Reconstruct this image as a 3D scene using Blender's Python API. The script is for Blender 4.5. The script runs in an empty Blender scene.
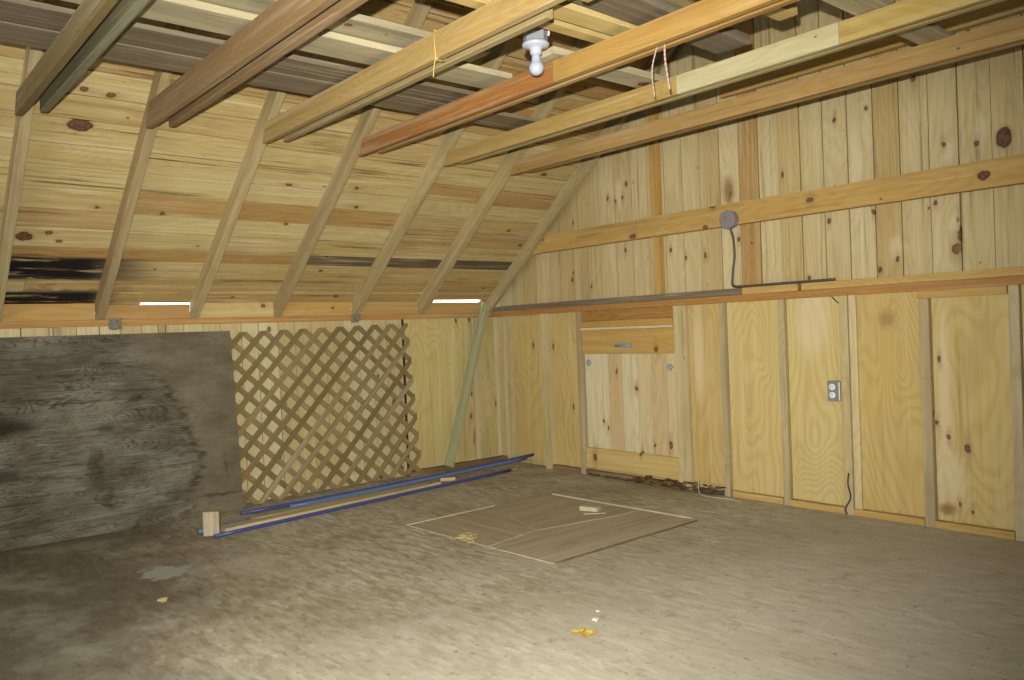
import bpy, bmesh, math, random
from mathutils import Vector, Matrix, Euler
scene = bpy.context.scene
COL = scene.collection
# ------------------------------------------------------------------ camera, world, lamps, exposure
F = Vector((-0.76175228, 0.64777554, -0.01096925))
RT = Vector((0.64765443, 0.76095642, -0.03858835))
UP = Vector((0.01664947, 0.03649905, 0.99919498))
CAM = Vector((5.342, -4.320, 1.0954))
cam_data = bpy.data.cameras.new('camera')
cam = bpy.data.objects.new('camera', cam_data)
COL.objects.link(cam)
cam.matrix_world = Matrix(((RT.x, UP.x, -F.x, CAM.x), (RT.y, UP.y, -F.y, CAM.y), (RT.z, UP.z, -F.z, CAM.z), (0, 0, 0, 1)))
cam_data.sensor_width = 36.0
cam_data.lens = 810.66 / 1024 * 36
cam_data.clip_start = 0.05
scene.camera = cam

w = bpy.data.worlds.new('overcast_sky')
scene.world = w
w.use_nodes = True
w.node_tree.nodes['Background'].inputs['Color'].default_value = (0.86, 0.93, 1.0, 1)
w.node_tree.nodes['Background'].inputs['Strength'].default_value = 6.0

# the camera's own flash, just above and beside the lens
fl = bpy.data.lights.new('camera_flash', 'SPOT')
fl.energy = 960
fl.color = (1.0, 0.985, 0.93)
fl.shadow_soft_size = 0.012
fl.spot_size = math.radians(93)
fl.spot_blend = 1.0
flo = bpy.data.objects.new('camera_flash', fl)
COL.objects.link(flo)
flo.location = CAM + UP * 0.125 - RT * 0.035
flo.rotation_euler = (F * 1.0 - RT * 0.06 + UP * 0.0).to_track_quat('-Z', 'Y').to_euler()
# unseen fill lamp added in a made-up opening of the far gable end
dl = bpy.data.lights.new('rear_fill_lamp', 'AREA')
dl.shape = 'RECTANGLE'
dl.size = 1.5
dl.size_y = 1.6
dl.energy = 14
dl.color = (1.0, 0.96, 0.88)
dlo = bpy.data.objects.new('rear_fill_lamp', dl)
COL.objects.link(dlo)
dlo.location = (3.4, -6.88, 1.35)
dlo.rotation_euler = (math.radians(90), 0, 0)      # faces +Y

scene.view_settings.view_transform = 'Standard'
scene.view_settings.look = 'None'
scene.view_settings.exposure = -0.11
scene.view_settings.gamma = 1.0
scene.view_settings.use_curve_mapping = False
scene.cycles.max_bounces = 6
scene.cycles.diffuse_bounces = 1
scene.cycles.use_denoising = True

# ------------------------------------------------------------------ node helper
class NT:
    def __init__(self, mat):
        mat.use_nodes = True
        self.t = mat.node_tree
        self.n = self.t.nodes
        self.bsdf = self.n['Principled BSDF']
    def new(self, kind, **kw):
        nd = self.n.new(kind)
        for k, v in kw.items():
            setattr(nd, k, v)
        return nd
    def put(self, sock, v):
        if isinstance(v, bpy.types.NodeSocket):
            self.t.links.new(v, sock)
        elif isinstance(v, (tuple, list)) and sock.type == 'RGBA' and len(v) == 3:
            sock.default_value = (*v, 1)
        else:
            sock.default_value = v
    def m(self, op, a, b=None, c=None, clamp=False):
        nd = self.new('ShaderNodeMath', operation=op, use_clamp=clamp)
        self.put(nd.inputs[0], a)
        if b is not None: self.put(nd.inputs[1], b)
        if c is not None: self.put(nd.inputs[2], c)
        return nd.outputs[0]
    def vm(self, op, a, b=None, out=0):
        nd = self.new('ShaderNodeVectorMath', operation=op)
        self.put(nd.inputs[0], a)
        if b is not None: self.put(nd.inputs[1], b)
        return nd.outputs[out]
    def mix(self, f, a, b, blend='MIX'):
        nd = self.new('ShaderNodeMix', data_type='RGBA', blend_type=blend)
        self.put(nd.inputs['Factor'], f)
        self.put(nd.inputs[6], a)
        self.put(nd.inputs[7], b)
        return nd.outputs[2]
    def ss(self, v, lo, hi, a=0.0, b=1.0):
        nd = self.new('ShaderNodeMapRange', interpolation_type='SMOOTHSTEP')
        self.put(nd.inputs['Value'], v)
        for k, x in (('From Min', lo), ('From Max', hi), ('To Min', a), ('To Max', b)):
            self.put(nd.inputs[k], x)
        return nd.outputs[0]
    def noise(self, vec, scale=1.0, detail=2.0, rough=0.5, dist=0.0, out='Fac'):
        nd = self.new('ShaderNodeTexNoise')
        self.put(nd.inputs['Vector'], vec)
        self.put(nd.inputs['Scale'], scale)
        self.put(nd.inputs['Detail'], detail)
        self.put(nd.inputs['Roughness'], rough)
        self.put(nd.inputs['Distortion'], dist)
        return nd.outputs[out]
    def attr(self, name, out='Vector'):
        nd = self.new('ShaderNodeAttribute', attribute_name=name)
        return nd.outputs[out]
    def ramp(self, f, stops):
        nd = self.new('ShaderNodeValToRGB')
        cr = nd.color_ramp
        while len(cr.elements) < len(stops):
            cr.elements.new(0.5)
        for e, (p, c) in zip(cr.elements, stops):
            e.position = p
            e.color = (*c, 1)
        self.put(nd.inputs[0], f)
        return nd.outputs[0]

def srgb(r, g, b):
    f = lambda c: (c / 255 / 12.92) if c / 255 <= 0.04045 else ((c / 255 + 0.055) / 1.055) ** 2.4
    return (f(r), f(g), f(b))

PINE = [(0.0, srgb(214, 184, 128)), (0.3, srgb(205, 168, 106)), (0.55, srgb(222, 200, 152)), (0.8, srgb(196, 150, 88)), (1.0, srgb(180, 128, 70))]
PALE = [(0.0, srgb(216, 188, 136)), (0.3, srgb(224, 198, 150)), (0.5, srgb(206, 172, 114)), (0.7, srgb(214, 184, 134)), (0.85, srgb(198, 158, 98)), (1.0, srgb(186, 138, 78))]
PALE0 = [(0.0, srgb(222, 198, 150)), (0.35, srgb(228, 208, 168)), (0.6, srgb(212, 182, 128)), (0.85, srgb(218, 184, 140)), (1.0, srgb(190, 142, 84))]
ROOF = [(0.0, srgb(206, 174, 116)), (0.25, srgb(190, 150, 92)), (0.5, srgb(216, 188, 130)), (0.75, srgb(184, 138, 80)), (0.93, srgb(168, 120, 68)), (1.0, srgb(100, 84, 64))]
RAFT = [(0.0, srgb(182, 152, 104)), (0.5, srgb(194, 164, 114)), (1.0, srgb(172, 140, 96))]
JOIST = [(0.0, srgb(198, 164, 104)), (0.3, srgb(188, 142, 80)), (0.6, srgb(200, 150, 82)), (0.8, srgb(212, 182, 124)), (1.0, srgb(182, 130, 72))]
ORANGE = [(0.0, srgb(196, 142, 80)), (1.0, srgb(178, 120, 62))]
GREYW = [(0.0, srgb(128, 116, 98)), (0.5, srgb(146, 132, 110)), (1.0, srgb(112, 98, 80))]
PALEGREY = [(0.0, srgb(186, 176, 146)), (1.0, srgb(204, 192, 158))]

def timber(name, tones, knots=0.5, grain=0.5, marks=(), marks_size=0.02, contour=0.35, grey=0.0, mould=False, blotch=0.35, sheet=False, ksize=1.0, shift=(.97, 1.14, 1.25), streaks=0.0):
    """Sawn timber: board coordinates 'gc' (along, across, through) and one tone per board 'tn'."""
    mat = bpy.data.materials.new(name)
    T = NT(mat)
    g = T.attr('gc')
    tn = T.attr('tn', 'Fac')
    tones = [(p, tuple(min(.9, v * k) for v, k in zip(c, shift))) for p, c in tones]
    base = T.ramp(tn, tones)
    # cathedral figure: contour lines of a stretched noise
    low = T.noise(T.vm('MULTIPLY', g, (0.9, 5.0 if not sheet else 3.0, 5.0)), 1.0, 1.5, 0.45, 0.3)
    rings = T.m('FRACT', T.m('MULTIPLY', low, 22.0 if not sheet else 26.0))
    rings = T.ss(T.m('ABSOLUTE', T.m('SUBTRACT', rings, 0.5)), 0.12, 0.5)
    fine = T.noise(T.vm('MULTIPLY', g, (3.0, 130.0, 130.0)), 1.0, 3.0, 0.6)
    streak = T.noise(T.vm('MULTIPLY', g, (0.7, 22.0, 22.0)), 1.0, 2.0, 0.5)
    dark = T.mix(1.0, base, (0.80, 0.68, 0.48), 'MULTIPLY')
    c = T.mix(T.m('MULTIPLY', rings, contour), base, dark)
    c = T.mix(T.ss(fine, 0.35, 0.75, 0.0, 0.55 * grain), c, dark)
    c = T.mix(T.ss(streak, 0.5, 0.8, 0.0, 0.7 * grain), c, dark)
    pale = T.mix(0.5, base, (0.80, 0.72, 0.52))
    c = T.mix(T.ss(streak, 0.48, 0.2, 0.0, 0.45), c, pale)
    b1 = T.noise(T.vm('MULTIPLY', g, (1.6, 4.0, 4.0)), 1.0, 2.0, 0.5)
    c = T.mix(T.ss(b1, 0.52, 0.78, 0.0, blotch), c, (0.36, 0.22, 0.10))
    if streaks > 0:
        s1 = T.noise(T.vm('MULTIPLY', g, (1.1, 42.0, 42.0)), 1.0, 4.0, 0.65, 0.3)
        s2 = T.noise(T.vm('MULTIPLY', g, (0.9, 5.0, 5.0)), 1.3, 3.0, 0.6)
        c = T.mix(T.m('MULTIPLY', T.ss(s1, 0.52, 0.70), T.ss(s2, 0.40, 0.62, 0.0, streaks)), c, srgb(112, 88, 56))
        c = T.mix(T.m('MULTIPLY', T.ss(s1, 0.48, 0.36), T.ss(s2, 0.60, 0.42, 0.0, streaks * .5)), c, srgb(226, 208, 168))
        sp1 = T.noise(T.vm('MULTIPLY', g, (30.0, 90.0, 90.0)), 1.0, 2.0, 0.6)
        c = T.mix(T.ss(sp1, 0.70, 0.78, 0.0, streaks), c, srgb(84, 58, 32))
    if grey > 0:
        gm = T.noise(T.vm('MULTIPLY', g, (0.8, 9.0, 9.0)), 1.3, 4.0, 0.6)
        c = T.mix(T.ss(gm, 0.52 - 0.2 * grey, 0.75, 0.0, grey), c, srgb(120, 110, 94))
    if knots > 0:
        sc = (2.2, 7.0, 7.0)
        v = T.new('ShaderNodeTexVoronoi', feature='F1', distance='EUCLIDEAN', voronoi_dimensions='2D')
        T.put(v.inputs['Vector'], T.vm('MULTIPLY', g, sc))
        T.put(v.inputs['Scale'], 1.0)
        d = T.vm('DIVIDE', T.vm('SUBTRACT', T.vm('MULTIPLY', g, sc), v.outputs['Position']), (sc[0], sc[1], 1e6))
        d = T.vm('LENGTH', T.vm('MULTIPLY', d, (0.72, 1.0, 0.0)), out='Value')
        rc = T.new('ShaderNodeSeparateColor')
        T.put(rc.inputs[0], v.outputs['Color'])
        rad = T.m('MULTIPLY', T.m('ADD', T.m('MULTIPLY', T.m('MULTIPLY', rc.outputs[0], rc.outputs[0]), 0.017), 0.004), ksize)
        on = T.m('LESS_THAN', rc.outputs[1], knots)
        wob = T.noise(g, 60.0, 2.0)
        q = T.m('ADD', T.m('DIVIDE', d, rad), T.m('MULTIPLY', wob, 0.4))
        halo = T.m('MULTIPLY', T.ss(q, 3.4, 1.0), on)
        core = T.m('MULTIPLY', T.ss(q, 1.35, 1.0), on)
        ring = T.m('MULTIPLY', T.m('MULTIPLY', T.ss(q, 0.75, 1.1), T.ss(q, 1.5, 1.2)), on)
        c = T.mix(T.m('MULTIPLY', halo, 0.45), c, (0.42, 0.25, 0.10))
        c = T.mix(T.m('MULTIPLY', core, 0.8), c, (0.16, 0.07, 0.03))
        c = T.mix(T.m('MULTIPLY', ring, 0.8), c, (0.05, 0.025, 0.015))
    geo = T.new('ShaderNodeNewGeometry')
    pos = geo.outputs['Position']
    if marks:
        wv = T.vm('MULTIPLY', T.vm('SUBTRACT', T.noise(pos, 26.0, 3.0, out='Color'), (0.5, 0.5, 0.5)), (0.03, 0.03, 0.03))
        pw = T.vm('ADD', pos, wv)
        for i, (cx, cy, cz, rx, ry, rz, kind) in enumerate(sorted(marks, key=lambda q: q[6] != 'pale')):
            dd = T.vm('LENGTH', T.vm('DIVIDE', T.vm('SUBTRACT', pw, (cx, cy, cz)), (rx, ry, rz)), out='Value')
            if kind == 'knot':
                dl_ = T.vm('LENGTH', T.vm('DIVIDE', T.vm('SUBTRACT', pw, (cx, cy, cz)), (rx * (2.6 if ry > rx and rz > .2 else 1.1), ry * (3.0 if rz > .2 else 1), rz * 4.0) if False else (rx * 1.5, ry * (3.5 if rz > .2 else 1.5), rz * 3.5)), out='Value')
                c = T.mix(T.ss(dl_, 1.2, 0.3, 0.0, 0.4), c, (0.34, 0.20, 0.085))
                c = T.mix(T.ss(dd, 0.95, 0.65, 0.0, 0.85), c, (0.10, 0.045, 0.018))
                c = T.mix(T.ss(dd, 0.5, 0.15, 0.0, 0.6), c, (0.28, 0.13, 0.055))
            elif kind == 'big':
                c = T.mix(T.ss(dd, 1.6, 1.0, 0.0, 0.4), c, (0.45, 0.28, 0.12))
                c = T.mix(T.ss(dd, 1.05, 0.85, 0.0, 0.92), c, (0.075, 0.028, 0.018))
                c = T.mix(T.m('MULTIPLY', T.ss(dd, 0.85, 0.6, 0.0, 0.45), T.ss(T.noise(pos, 55.0, 3.0, 0.6), 0.4, 0.6)), c, (0.30, 0.14, 0.06))
            elif kind == 'smear':
                c = T.mix(T.ss(dd, 1.3, 0.3, 0.0, 0.75), c, (0.25, 0.11, 0.035))
            elif kind == 'pale':
                c = T.mix(T.ss(dd, 1.2, 0.4, 0.0, 0.55), c, srgb(226, 206, 168))
            elif kind == 'burr':
                c = T.mix(T.ss(dd, 1.6, 0.2, 0.0, 0.75), c, (0.36, 0.22, 0.08))
    if mould:
        # black rot on two boards of the roof deck by the eaves
        sp = T.new('ShaderNodeSeparateXYZ')
        T.put(sp.inputs[0], pos)
        st = T.noise(T.vm('MULTIPLY', pos, (26.0, 2.4, 26.0)), 1.0, 5.0, 0.65, 0.4)
        st2 = T.noise(T.vm('MULTIPLY', pos, (9.0, 3.5, 9.0)), 1.0, 4.0, 0.65)
        def band(x0, x1, y1, soft):
            a = T.m('MULTIPLY', T.ss(sp.outputs[0], x0 - 0.012, x0 + 0.012), T.ss(sp.outputs[0], x1 + 0.012, x1 - 0.012))
            return T.m('MULTIPLY', a, T.ss(sp.outputs[1], y1 + soft, y1 - soft))
        m1 = T.m('MULTIPLY', band(0.150, 0.292, -2.92, 0.26), T.ss(st, 0.31, 0.47))
        m2 = T.m('MULTIPLY', band(-0.07, 0.075, -3.0, 0.12), T.ss(st, 0.31, 0.48))
        m3 = T.m('MULTIPLY', band(0.07, 0.16, -3.05, 0.10), T.ss(st2, 0.52, 0.66, 0.0, 0.6))
        m4 = T.m('MULTIPLY', band(-0.08, 0.262, -2.75, 0.35), T.ss(st2, 0.45, 0.7, 0.0, 0.45))
        c = T.mix(m4, c, srgb(120, 98, 66))
        c = T.mix(m3, c, srgb(104, 58, 28))
        c = T.mix(T.m('MAXIMUM', m1, m2), c, srgb(28, 25, 24))
    T.put(T.bsdf.inputs['Base Color'], c)
    T.bsdf.inputs['Roughness'].default_value = 0.72
    T.bsdf.inputs['Specular IOR Level'].default_value = 0.25
    bp = T.new('ShaderNodeBump')
    bp.inputs['Strength'].default_value = 0.25
    bp.inputs['Distance'].default_value = 0.003
    T.put(bp.inputs['Height'], T.m('ADD', fine, T.m('MULTIPLY', rings, 0.3)))
    T.put(T.bsdf.inputs['Normal'], bp.outputs[0])
    return mat

def plain(name, col, rough=0.5, metal=0.0, spec=0.5, noise=0.0):
    mat = bpy.data.materials.new(name)
    T = NT(mat)
    if noise:
        geo = T.new('ShaderNodeNewGeometry')
        f = T.noise(geo.outputs['Position'], 45.0, 4.0, 0.6)
        c = T.mix(T.ss(f, 0.35, 0.7, 0.0, noise), col, tuple(x * 0.45 for x in col))
        T.put(T.bsdf.inputs['Base Color'], c)
    else:
        T.put(T.bsdf.inputs['Base Color'], col)
    T.bsdf.inputs['Roughness'].default_value = rough
    T.bsdf.inputs['Metallic'].default_value = metal
    T.bsdf.inputs['Specular IOR Level'].default_value = spec
    return mat

# ------------------------------------------------------------------ marks seen in the photograph
GK = [(1.298, 2.037), (1.436, 2.026), (1.366, 2.003), (0.93, 1.906), (0.899, 1.473), (1.101, 1.404), (1.856, 1.604), (1.981, 1.541), (2.134, 1.543),
      (2.388, 1.614), (2.344, 1.916), (1.446, 1.646), (2.711, 1.969), (2.994, 1.656), (3.252, 1.672), (3.374, 1.403), (3.276, 1.35), (3.578, 1.673),
      (3.045, 2.224), (3.625, 1.967), (3.783, 1.939), (3.488, 2.338)]
GABLE_MARKS = [(x, .09, z, .014, .3, .02, 'knot') for x, z in GK]
GABLE_MARKS += [(3.80, .09, 2.0, .03, .3, .12, 'pale'), (3.64, .09, 1.93, .03, .3, .06, 'pale'), (3.37, .09, 1.46, .04, .3, .08, 'pale'), (3.66, .09, 1.55, .03, .3, .05, 'pale'), (1.40, .09, 2.05, .03, .3, .14, 'pale'), (2.33, .09, 1.93, .05, .3, .10, 'smear'), (3.16, .09, 1.9, .04, .3, .3, 'pale')]
GABLE_MARKS += [(3.905, .09, 1.945, .036, .3, .05, 'big'), (3.675, .09, 1.427, .03, .3, .034, 'knot'), (3.69, .09, 1.50, .012, .3, .05, 'knot')]
RK = [(1.149, -3.22, 1), (0.589, -3.165, .6), (0.575, -2.829, .6), (0.431, -3.376, .8), (0.823, -1.714, .8), (0.702, -1.653, .9), (0.823, -0.702, .9),
      (0.804, -2.162, .9), (0.042, -1.47, .8), (1.045, -0.301, 1.2), (0.035, -2.234, .7), (0.932, -1.233, .8), (1.158, -3.339, .8)]
ROOF_MARKS = [(x, y, 1.365 + .8155 * x, .016 * s, .028 * s, .3, 'knot') for x, y, s in RK]
ROOF_MARKS += [(0.996, -3.326, 2.18, .028, .06, .3, 'big'), (0.406, -3.487, 1.70, .026, .042, .3, 'big')]
PK = [(3.595, 0.868, 1.), (3.577, 0.543, .8), (3.632, 0.471, 1.), (3.719, 0.42, 1.5), (3.673, 0.13, .9), (3.733, 0.103, .7), (3.134, 0.206, 1.), (2.719, 1.152, .6),
      (0.466, 0.97, 1.4), (0.721, 0.962, 1.3), (0.617, 0.824, 1.), (0.922, 0.5, 1.3), (0.642, 0.115, 1.)]
PLY_MARKS = [(x, .03, z, .012 * s, .3, .02 * s, 'knot') for x, z, s in PK] + [(3.61, .03, .10, .05, .3, .035, 'smear'), (3.331, .03, 1.083, .045, .3, .05, 'burr')]
PLY_MARKS += [(3.615, .03, .62, .035, .3, .62, 'pale'), (3.66, .03, .25, .05, .3, .16, 'pale'), (3.585, .03, .2, .02, .3, .25, 'pale'), (2.90, .03, 1.1, .12, .3, .25, 'pale'), (2.10, .03, .9, .05, .3, .35, 'pale')]
GIRT_MARKS = [(2.931, 0, 1.778, .03, .3, .018, 'knot'), (3.841, 0, 1.764, .03, .3, .022, 'big'), (0.678, 0, 1.806, .016, .3, .018, 'knot'), (1.601, 0, 1.72, .035, .3, .02, 'knot'), (2.272, 0, 1.832, .035, .3, .014, 'knot')]
DK = [(1.764, 0.936, 1.6), (1.377, 0.776, 1.1), (1.557, 0.657, 1.2), (1.234, 0.41, 1.0), (1.273, 0.36, 1.1), (1.846, 0.282, 1.8), (1.152, 0.141, 1.9), (1.705, 0.27, 1.0), (1.594, 0.204, 1.2)]
DOOR_MARKS = [(x, .02, z, .013 * s, .3, .018 * s, 'knot') for x, z, s in DK]
KK = [(0.062, 0.96), (0.03, 0.484), (-0.225, 0.586), (-0.237, 0.405), (-0.357, 1.199), (-0.224, 1.207)]
KNEE_MARKS = [(-.03, y, z, .3, .014, .024, 'knot') for y, z in KK] + [(-.03, -.208, .216, .3, .022, .09, 'smear')]

M = dict(
    gable=timber('pale_pine_siding', PALE, knots=0.30, grain=0.6, marks=GABLE_MARKS, blotch=0.3, ksize=.55, shift=(.92, 1.0, 1.02), streaks=.55),
    roof=timber('pine_roof_boards', ROOF, knots=0.25, grain=0.8, marks=ROOF_MARKS, mould=True, blotch=0.45, ksize=.6, streaks=1.0),
    knee=timber('knee_wall_boards', PALE, knots=0.5, grain=0.5, blotch=0.3),
    rafter=timber('rafter_timber', RAFT, knots=0.3, grain=0.8, grey=0.3, ksize=.6, streaks=.5),
    joist=timber('joist_timber', JOIST, knots=0.22, grain=0.55, blotch=0.25, ksize=.7),
    girt=timber('girt_timber', [(0, srgb(208, 164, 96)), (1, srgb(198, 150, 84))], knots=0.12, grain=0.6, marks=GIRT_MARKS, blotch=0.3, ksize=.6, shift=(.95, 1.06, 1.05), streaks=.4),
    orange=timber('orange_timber', ORANGE, knots=0.3, grain=0.8, ksize=.6, shift=(.95, 1.05, 1.05), streaks=.4),
    stud=timber('stud_timber', [(0, srgb(204, 182, 144)), (.5, srgb(196, 172, 130)), (1, srgb(186, 162, 128))], knots=0.3, grain=0.7, grey=0.35, shift=(.95, 1.02, 1.0), ksize=.6, streaks=.4),
    palestud=timber('pale_stud_timber', [(0, srgb(206, 182, 136)), (1, srgb(214, 190, 146))], knots=0.4, grain=0.7, ksize=.6, grey=.15, shift=(.96, 1.03, 1.0), streaks=.6),
    ply=timber('yellow_plywood', [(0, srgb(222, 188, 118)), (.5, srgb(214, 174, 102)), (1, srgb(206, 164, 96))], knots=0.0, grain=0.35, marks=PLY_MARKS, contour=0.45, sheet=True, blotch=0.25, shift=(.93, 1.07, 1.25), streaks=.3),
    kneeply=timber('knee_wall_plywood', [(0, srgb(214, 182, 118)), (1, srgb(204, 170, 106))], knots=0.0, grain=0.35, marks=KNEE_MARKS, contour=0.4, sheet=True, blotch=0.3, streaks=.4),
    door=timber('hatch_boards', [(0, srgb(232, 208, 166)), (.5, srgb(220, 182, 134)), (1, srgb(226, 196, 148))], knots=0.0, grain=0.4, marks=DOOR_MARKS, blotch=0.15, shift=(.92, 1.03, 1.06), streaks=.25),
    rail=timber('hatch_rails', [(0, srgb(206, 158, 86)), (.5, srgb(198, 148, 78)), (1, srgb(214, 172, 104))], knots=0.0, grain=0.7, marks=DOOR_MARKS, blotch=0.4),
    header=timber('rough_header', [(0, srgb(174, 120, 62)), (1, srgb(190, 138, 76))], knots=0.4, grain=1.0, contour=.8, blotch=.5),
    grey=timber('weathered_grey_board', GREYW, knots=0.2, grain=0.8, grey=0.4, blotch=0.2, ksize=.6, shift=(.95, .97, .95), streaks=.8),
    palegrey=timber('pale_weathered_plank', PALEGREY, knots=0.1, grain=0.6, grey=0.45, blotch=0.12, shift=(.95, .98, .95), streaks=.7),
    yellow=timber('clean_yellow_strip', [(0, srgb(222, 190, 124)), (1, srgb(206, 168, 104))], knots=0.1, grain=0.4, blotch=.15, ksize=.6, shift=(.92, 1, 1), streaks=.2),
    brown=timber('brown_sill_timber', [(0, srgb(132, 108, 74)), (1, srgb(140, 106, 66))], knots=0.2, grain=0.8, blotch=.5, grey=.4, shift=(.85, .9, .9), streaks=.5),
    green=timber('green_treated_timber', [(0, srgb(170, 172, 128)), (1, srgb(170, 172, 128))], knots=0.1, grain=0.8, grey=0.3, blotch=0.1, shift=(1, 1, 1), streaks=.6),
    lattice=timber('lattice_timber', [(0, srgb(150, 122, 80)), (.5, srgb(138, 112, 72)), (1, srgb(126, 100, 62))], knots=0.0, grain=0.6, blotch=0.2),
    blue=plain('blue_pipe_plastic', srgb(68, 80, 138), 0.35, noise=0.35),
    lightblue=plain('light_blue_pipe_plastic', srgb(92, 122, 164), 0.4, noise=0.3),
    steel=plain('galvanised_steel', srgb(176, 178, 180), 0.4, 0.35, noise=0.3),
    boxgrey=plain('grey_metal_box', srgb(140, 136, 132), 0.5, 0.1),
    porcelain=plain('white_porcelain', srgb(186, 189, 198), 0.3),
    bulb=plain('white_bulb_glass', srgb(180, 184, 196), 0.15),
    white=plain('white_plastic', srgb(238, 238, 232), 0.35),
    black=plain('black_cable', srgb(38, 36, 36), 0.5),
    greycable=plain('grey_cable', srgb(84, 80, 74), 0.5),
    red=plain('red_lens', srgb(226, 96, 90), 0.2),
    twine=plain('straw_twine', srgb(206, 178, 104), 0.8),
    greytwine=plain('grey_twine', srgb(140, 138, 118), 0.85, noise=.5),
    wire=plain('pink_white_wire', srgb(205, 176, 164), 0.4, 0.2),
    straw=plain('straw', srgb(206, 184, 122), 0.85, noise=.4),
    leaf=plain('amber_leaf', srgb(182, 148, 52), 0.6, noise=.6),
    chip=plain('pale_crumb', srgb(214, 206, 186), 0.8),
    dark=plain('dark_socket', srgb(30, 28, 28), 0.6),
    foil=plain('violet_plastic_cap', srgb(170, 140, 146), 0.25, noise=.5),
)

def weathered():
    mat = bpy.data.materials.new('weathered_plywood')
    T = NT(mat)
    g = T.attr('gc')
    low = T.noise(T.vm('MULTIPLY', g, (1.3, 6.5, 1.0)), 1.0, 3.0, 0.5, 0.7)
    rings = T.m('FRACT', T.m('MULTIPLY', low, 30.0))
    rings = T.ss(T.m('ABSOLUTE', T.m('SUBTRACT', rings, 0.5)), 0.28, 0.5)
    fine = T.noise(T.vm('MULTIPLY', g, (5.0, 110.0, 1.0)), 1.0, 5.0, 0.7)
    mid = T.noise(T.vm('MULTIPLY', g, (2.5, 34.0, 1.0)), 1.0, 4.0, 0.65, 0.5)
    cl = T.noise(T.vm('MULTIPLY', g, (2.0, 3.4, 1.0)), 1.4, 5.0, 0.62)
    pt = T.noise(T.vm('MULTIPLY', g, (1.0, 2.2, 1.0)), 2.6, 2.0, 0.5)
    grey = T.mix(T.ss(cl, 0.34, 0.66), srgb(126, 120, 104), srgb(88, 81, 66))
    grey = T.mix(T.m('MULTIPLY', rings, T.ss(pt, 0.35, 0.6, 0.25, 0.75)), grey, srgb(56, 50, 40))
    grey = T.mix(T.ss(fine, 0.45, 0.72, 0.0, 0.6), grey, srgb(58, 54, 42))
    grey = T.mix(T.ss(mid, 0.52, 0.7, 0.0, 0.7), grey, srgb(54, 46, 34))
    grey = T.mix(T.ss(mid, 0.42, 0.3, 0.0, 0.5), grey, srgb(142, 140, 124))
    brown = T.mix(T.ss(cl, 0.3, 0.7), srgb(124, 114, 92), srgb(94, 84, 64))
    brown = T.mix(T.ss(fine, 0.45, 0.8, 0.0, 0.5), brown, srgb(72, 64, 50))
    brown = T.mix(T.ss(T.noise(g, 22.0, 4.0, .7), 0.55, 0.75, 0.0, 0.5), brown, srgb(70, 62, 48))
    sp = T.new('ShaderNodeSeparateXYZ')
    T.put(sp.inputs[0], g)
    along, up = sp.outputs[0], sp.outputs[1]
    # the torn edge of the top ply: a wide smooth bulge plus fine teeth that follow the grain
    rag = T.noise(T.vm('MULTIPLY', g, (0.6, 34.0, 1.0)), 1.0, 4.0, 0.75)
    bend = T.noise(T.vm('MULTIPLY', g, (0.01, 3.4, 1.0)), 1.0, 2.0)
    bulge = T.m('MULTIPLY', T.m('ABSOLUTE', T.m('SUBTRACT', up, 0.36)), 0.45)
    e = T.m('SUBTRACT', T.m('ADD', along, T.m('ADD', T.m('MULTIPLY', rag, -0.22), T.m('MULTIPLY', bend, -0.20))), bulge)
    f = T.ss(e, 0.00, 0.07)
    top = T.ss(up, 0.86, 1.02)
    f = T.m('MULTIPLY', f, T.ss(T.m('SUBTRACT', along, T.m('MULTIPLY', top, 0.35)), 0.1, 0.3))
    c = T.mix(f, brown, grey)
    edge = T.m('MULTIPLY', T.ss(e, -0.03, 0.015), T.ss(e, 0.07, 0.02))
    edge = T.m('MULTIPLY', edge, T.ss(T.noise(T.vm('MULTIPLY', g, (8.0, 22.0, 1)), 1.0, 3.0, .6), 0.38, 0.6))
    edge = T.m('MULTIPLY', edge, T.ss(up, 1.0, 0.8))
    c = T.mix(T.m('MULTIPLY', edge, 0.75), c, srgb(50, 32, 20))
    for (a, b, ra, rb, s) in ((1.33, 0.66, 0.17, 0.05, .9), (1.36, 0.40, 0.12, 0.04, .7), (0.98, 0.86, .035, .018, .6), (1.12, 0.93, .03, .018, .6), (0.80, 0.62, .05, .03, .5),
                              (0.86, 0.40, .035, .12, .5), (0.80, .20, .03, .08, .5), (0.62, .78, .05, .03, .5), (0.15, .12, .16, .012, .6), (0.10, .30, .012, .08, .4), (1.2, .12, .2, .02, .3)):
        gw = T.vm('ADD', g, T.vm('MULTIPLY', T.vm('SUBTRACT', T.noise(g, 14.0, 3.0, out='Color'), (0.5, 0.5, 0.5)), (0.14, 0.06, 0)))
        dd = T.vm('LENGTH', T.vm('MULTIPLY', T.vm('SUBTRACT', gw, (a, b, 0)), (1 / ra, 1 / rb, 0)), out='Value')
        c = T.mix(T.ss(dd, 1.3, 0.3, 0.0, s), c, srgb(40, 32, 22))
    T.put(T.bsdf.inputs['Base Color'], c)
    T.bsdf.inputs['Roughness'].default_value = 0.8
    T.bsdf.inputs['Specular IOR Level'].default_value = 0.2
    bp = T.new('ShaderNodeBump')
    bp.inputs['Strength'].default_value = 0.4
    bp.inputs['Distance'].default_value = 0.004
    T.put(bp.inputs['Height'], T.m('ADD', fine, mid))
    T.put(T.bsdf.inputs['Normal'], bp.outputs[0])
    return mat

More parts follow.
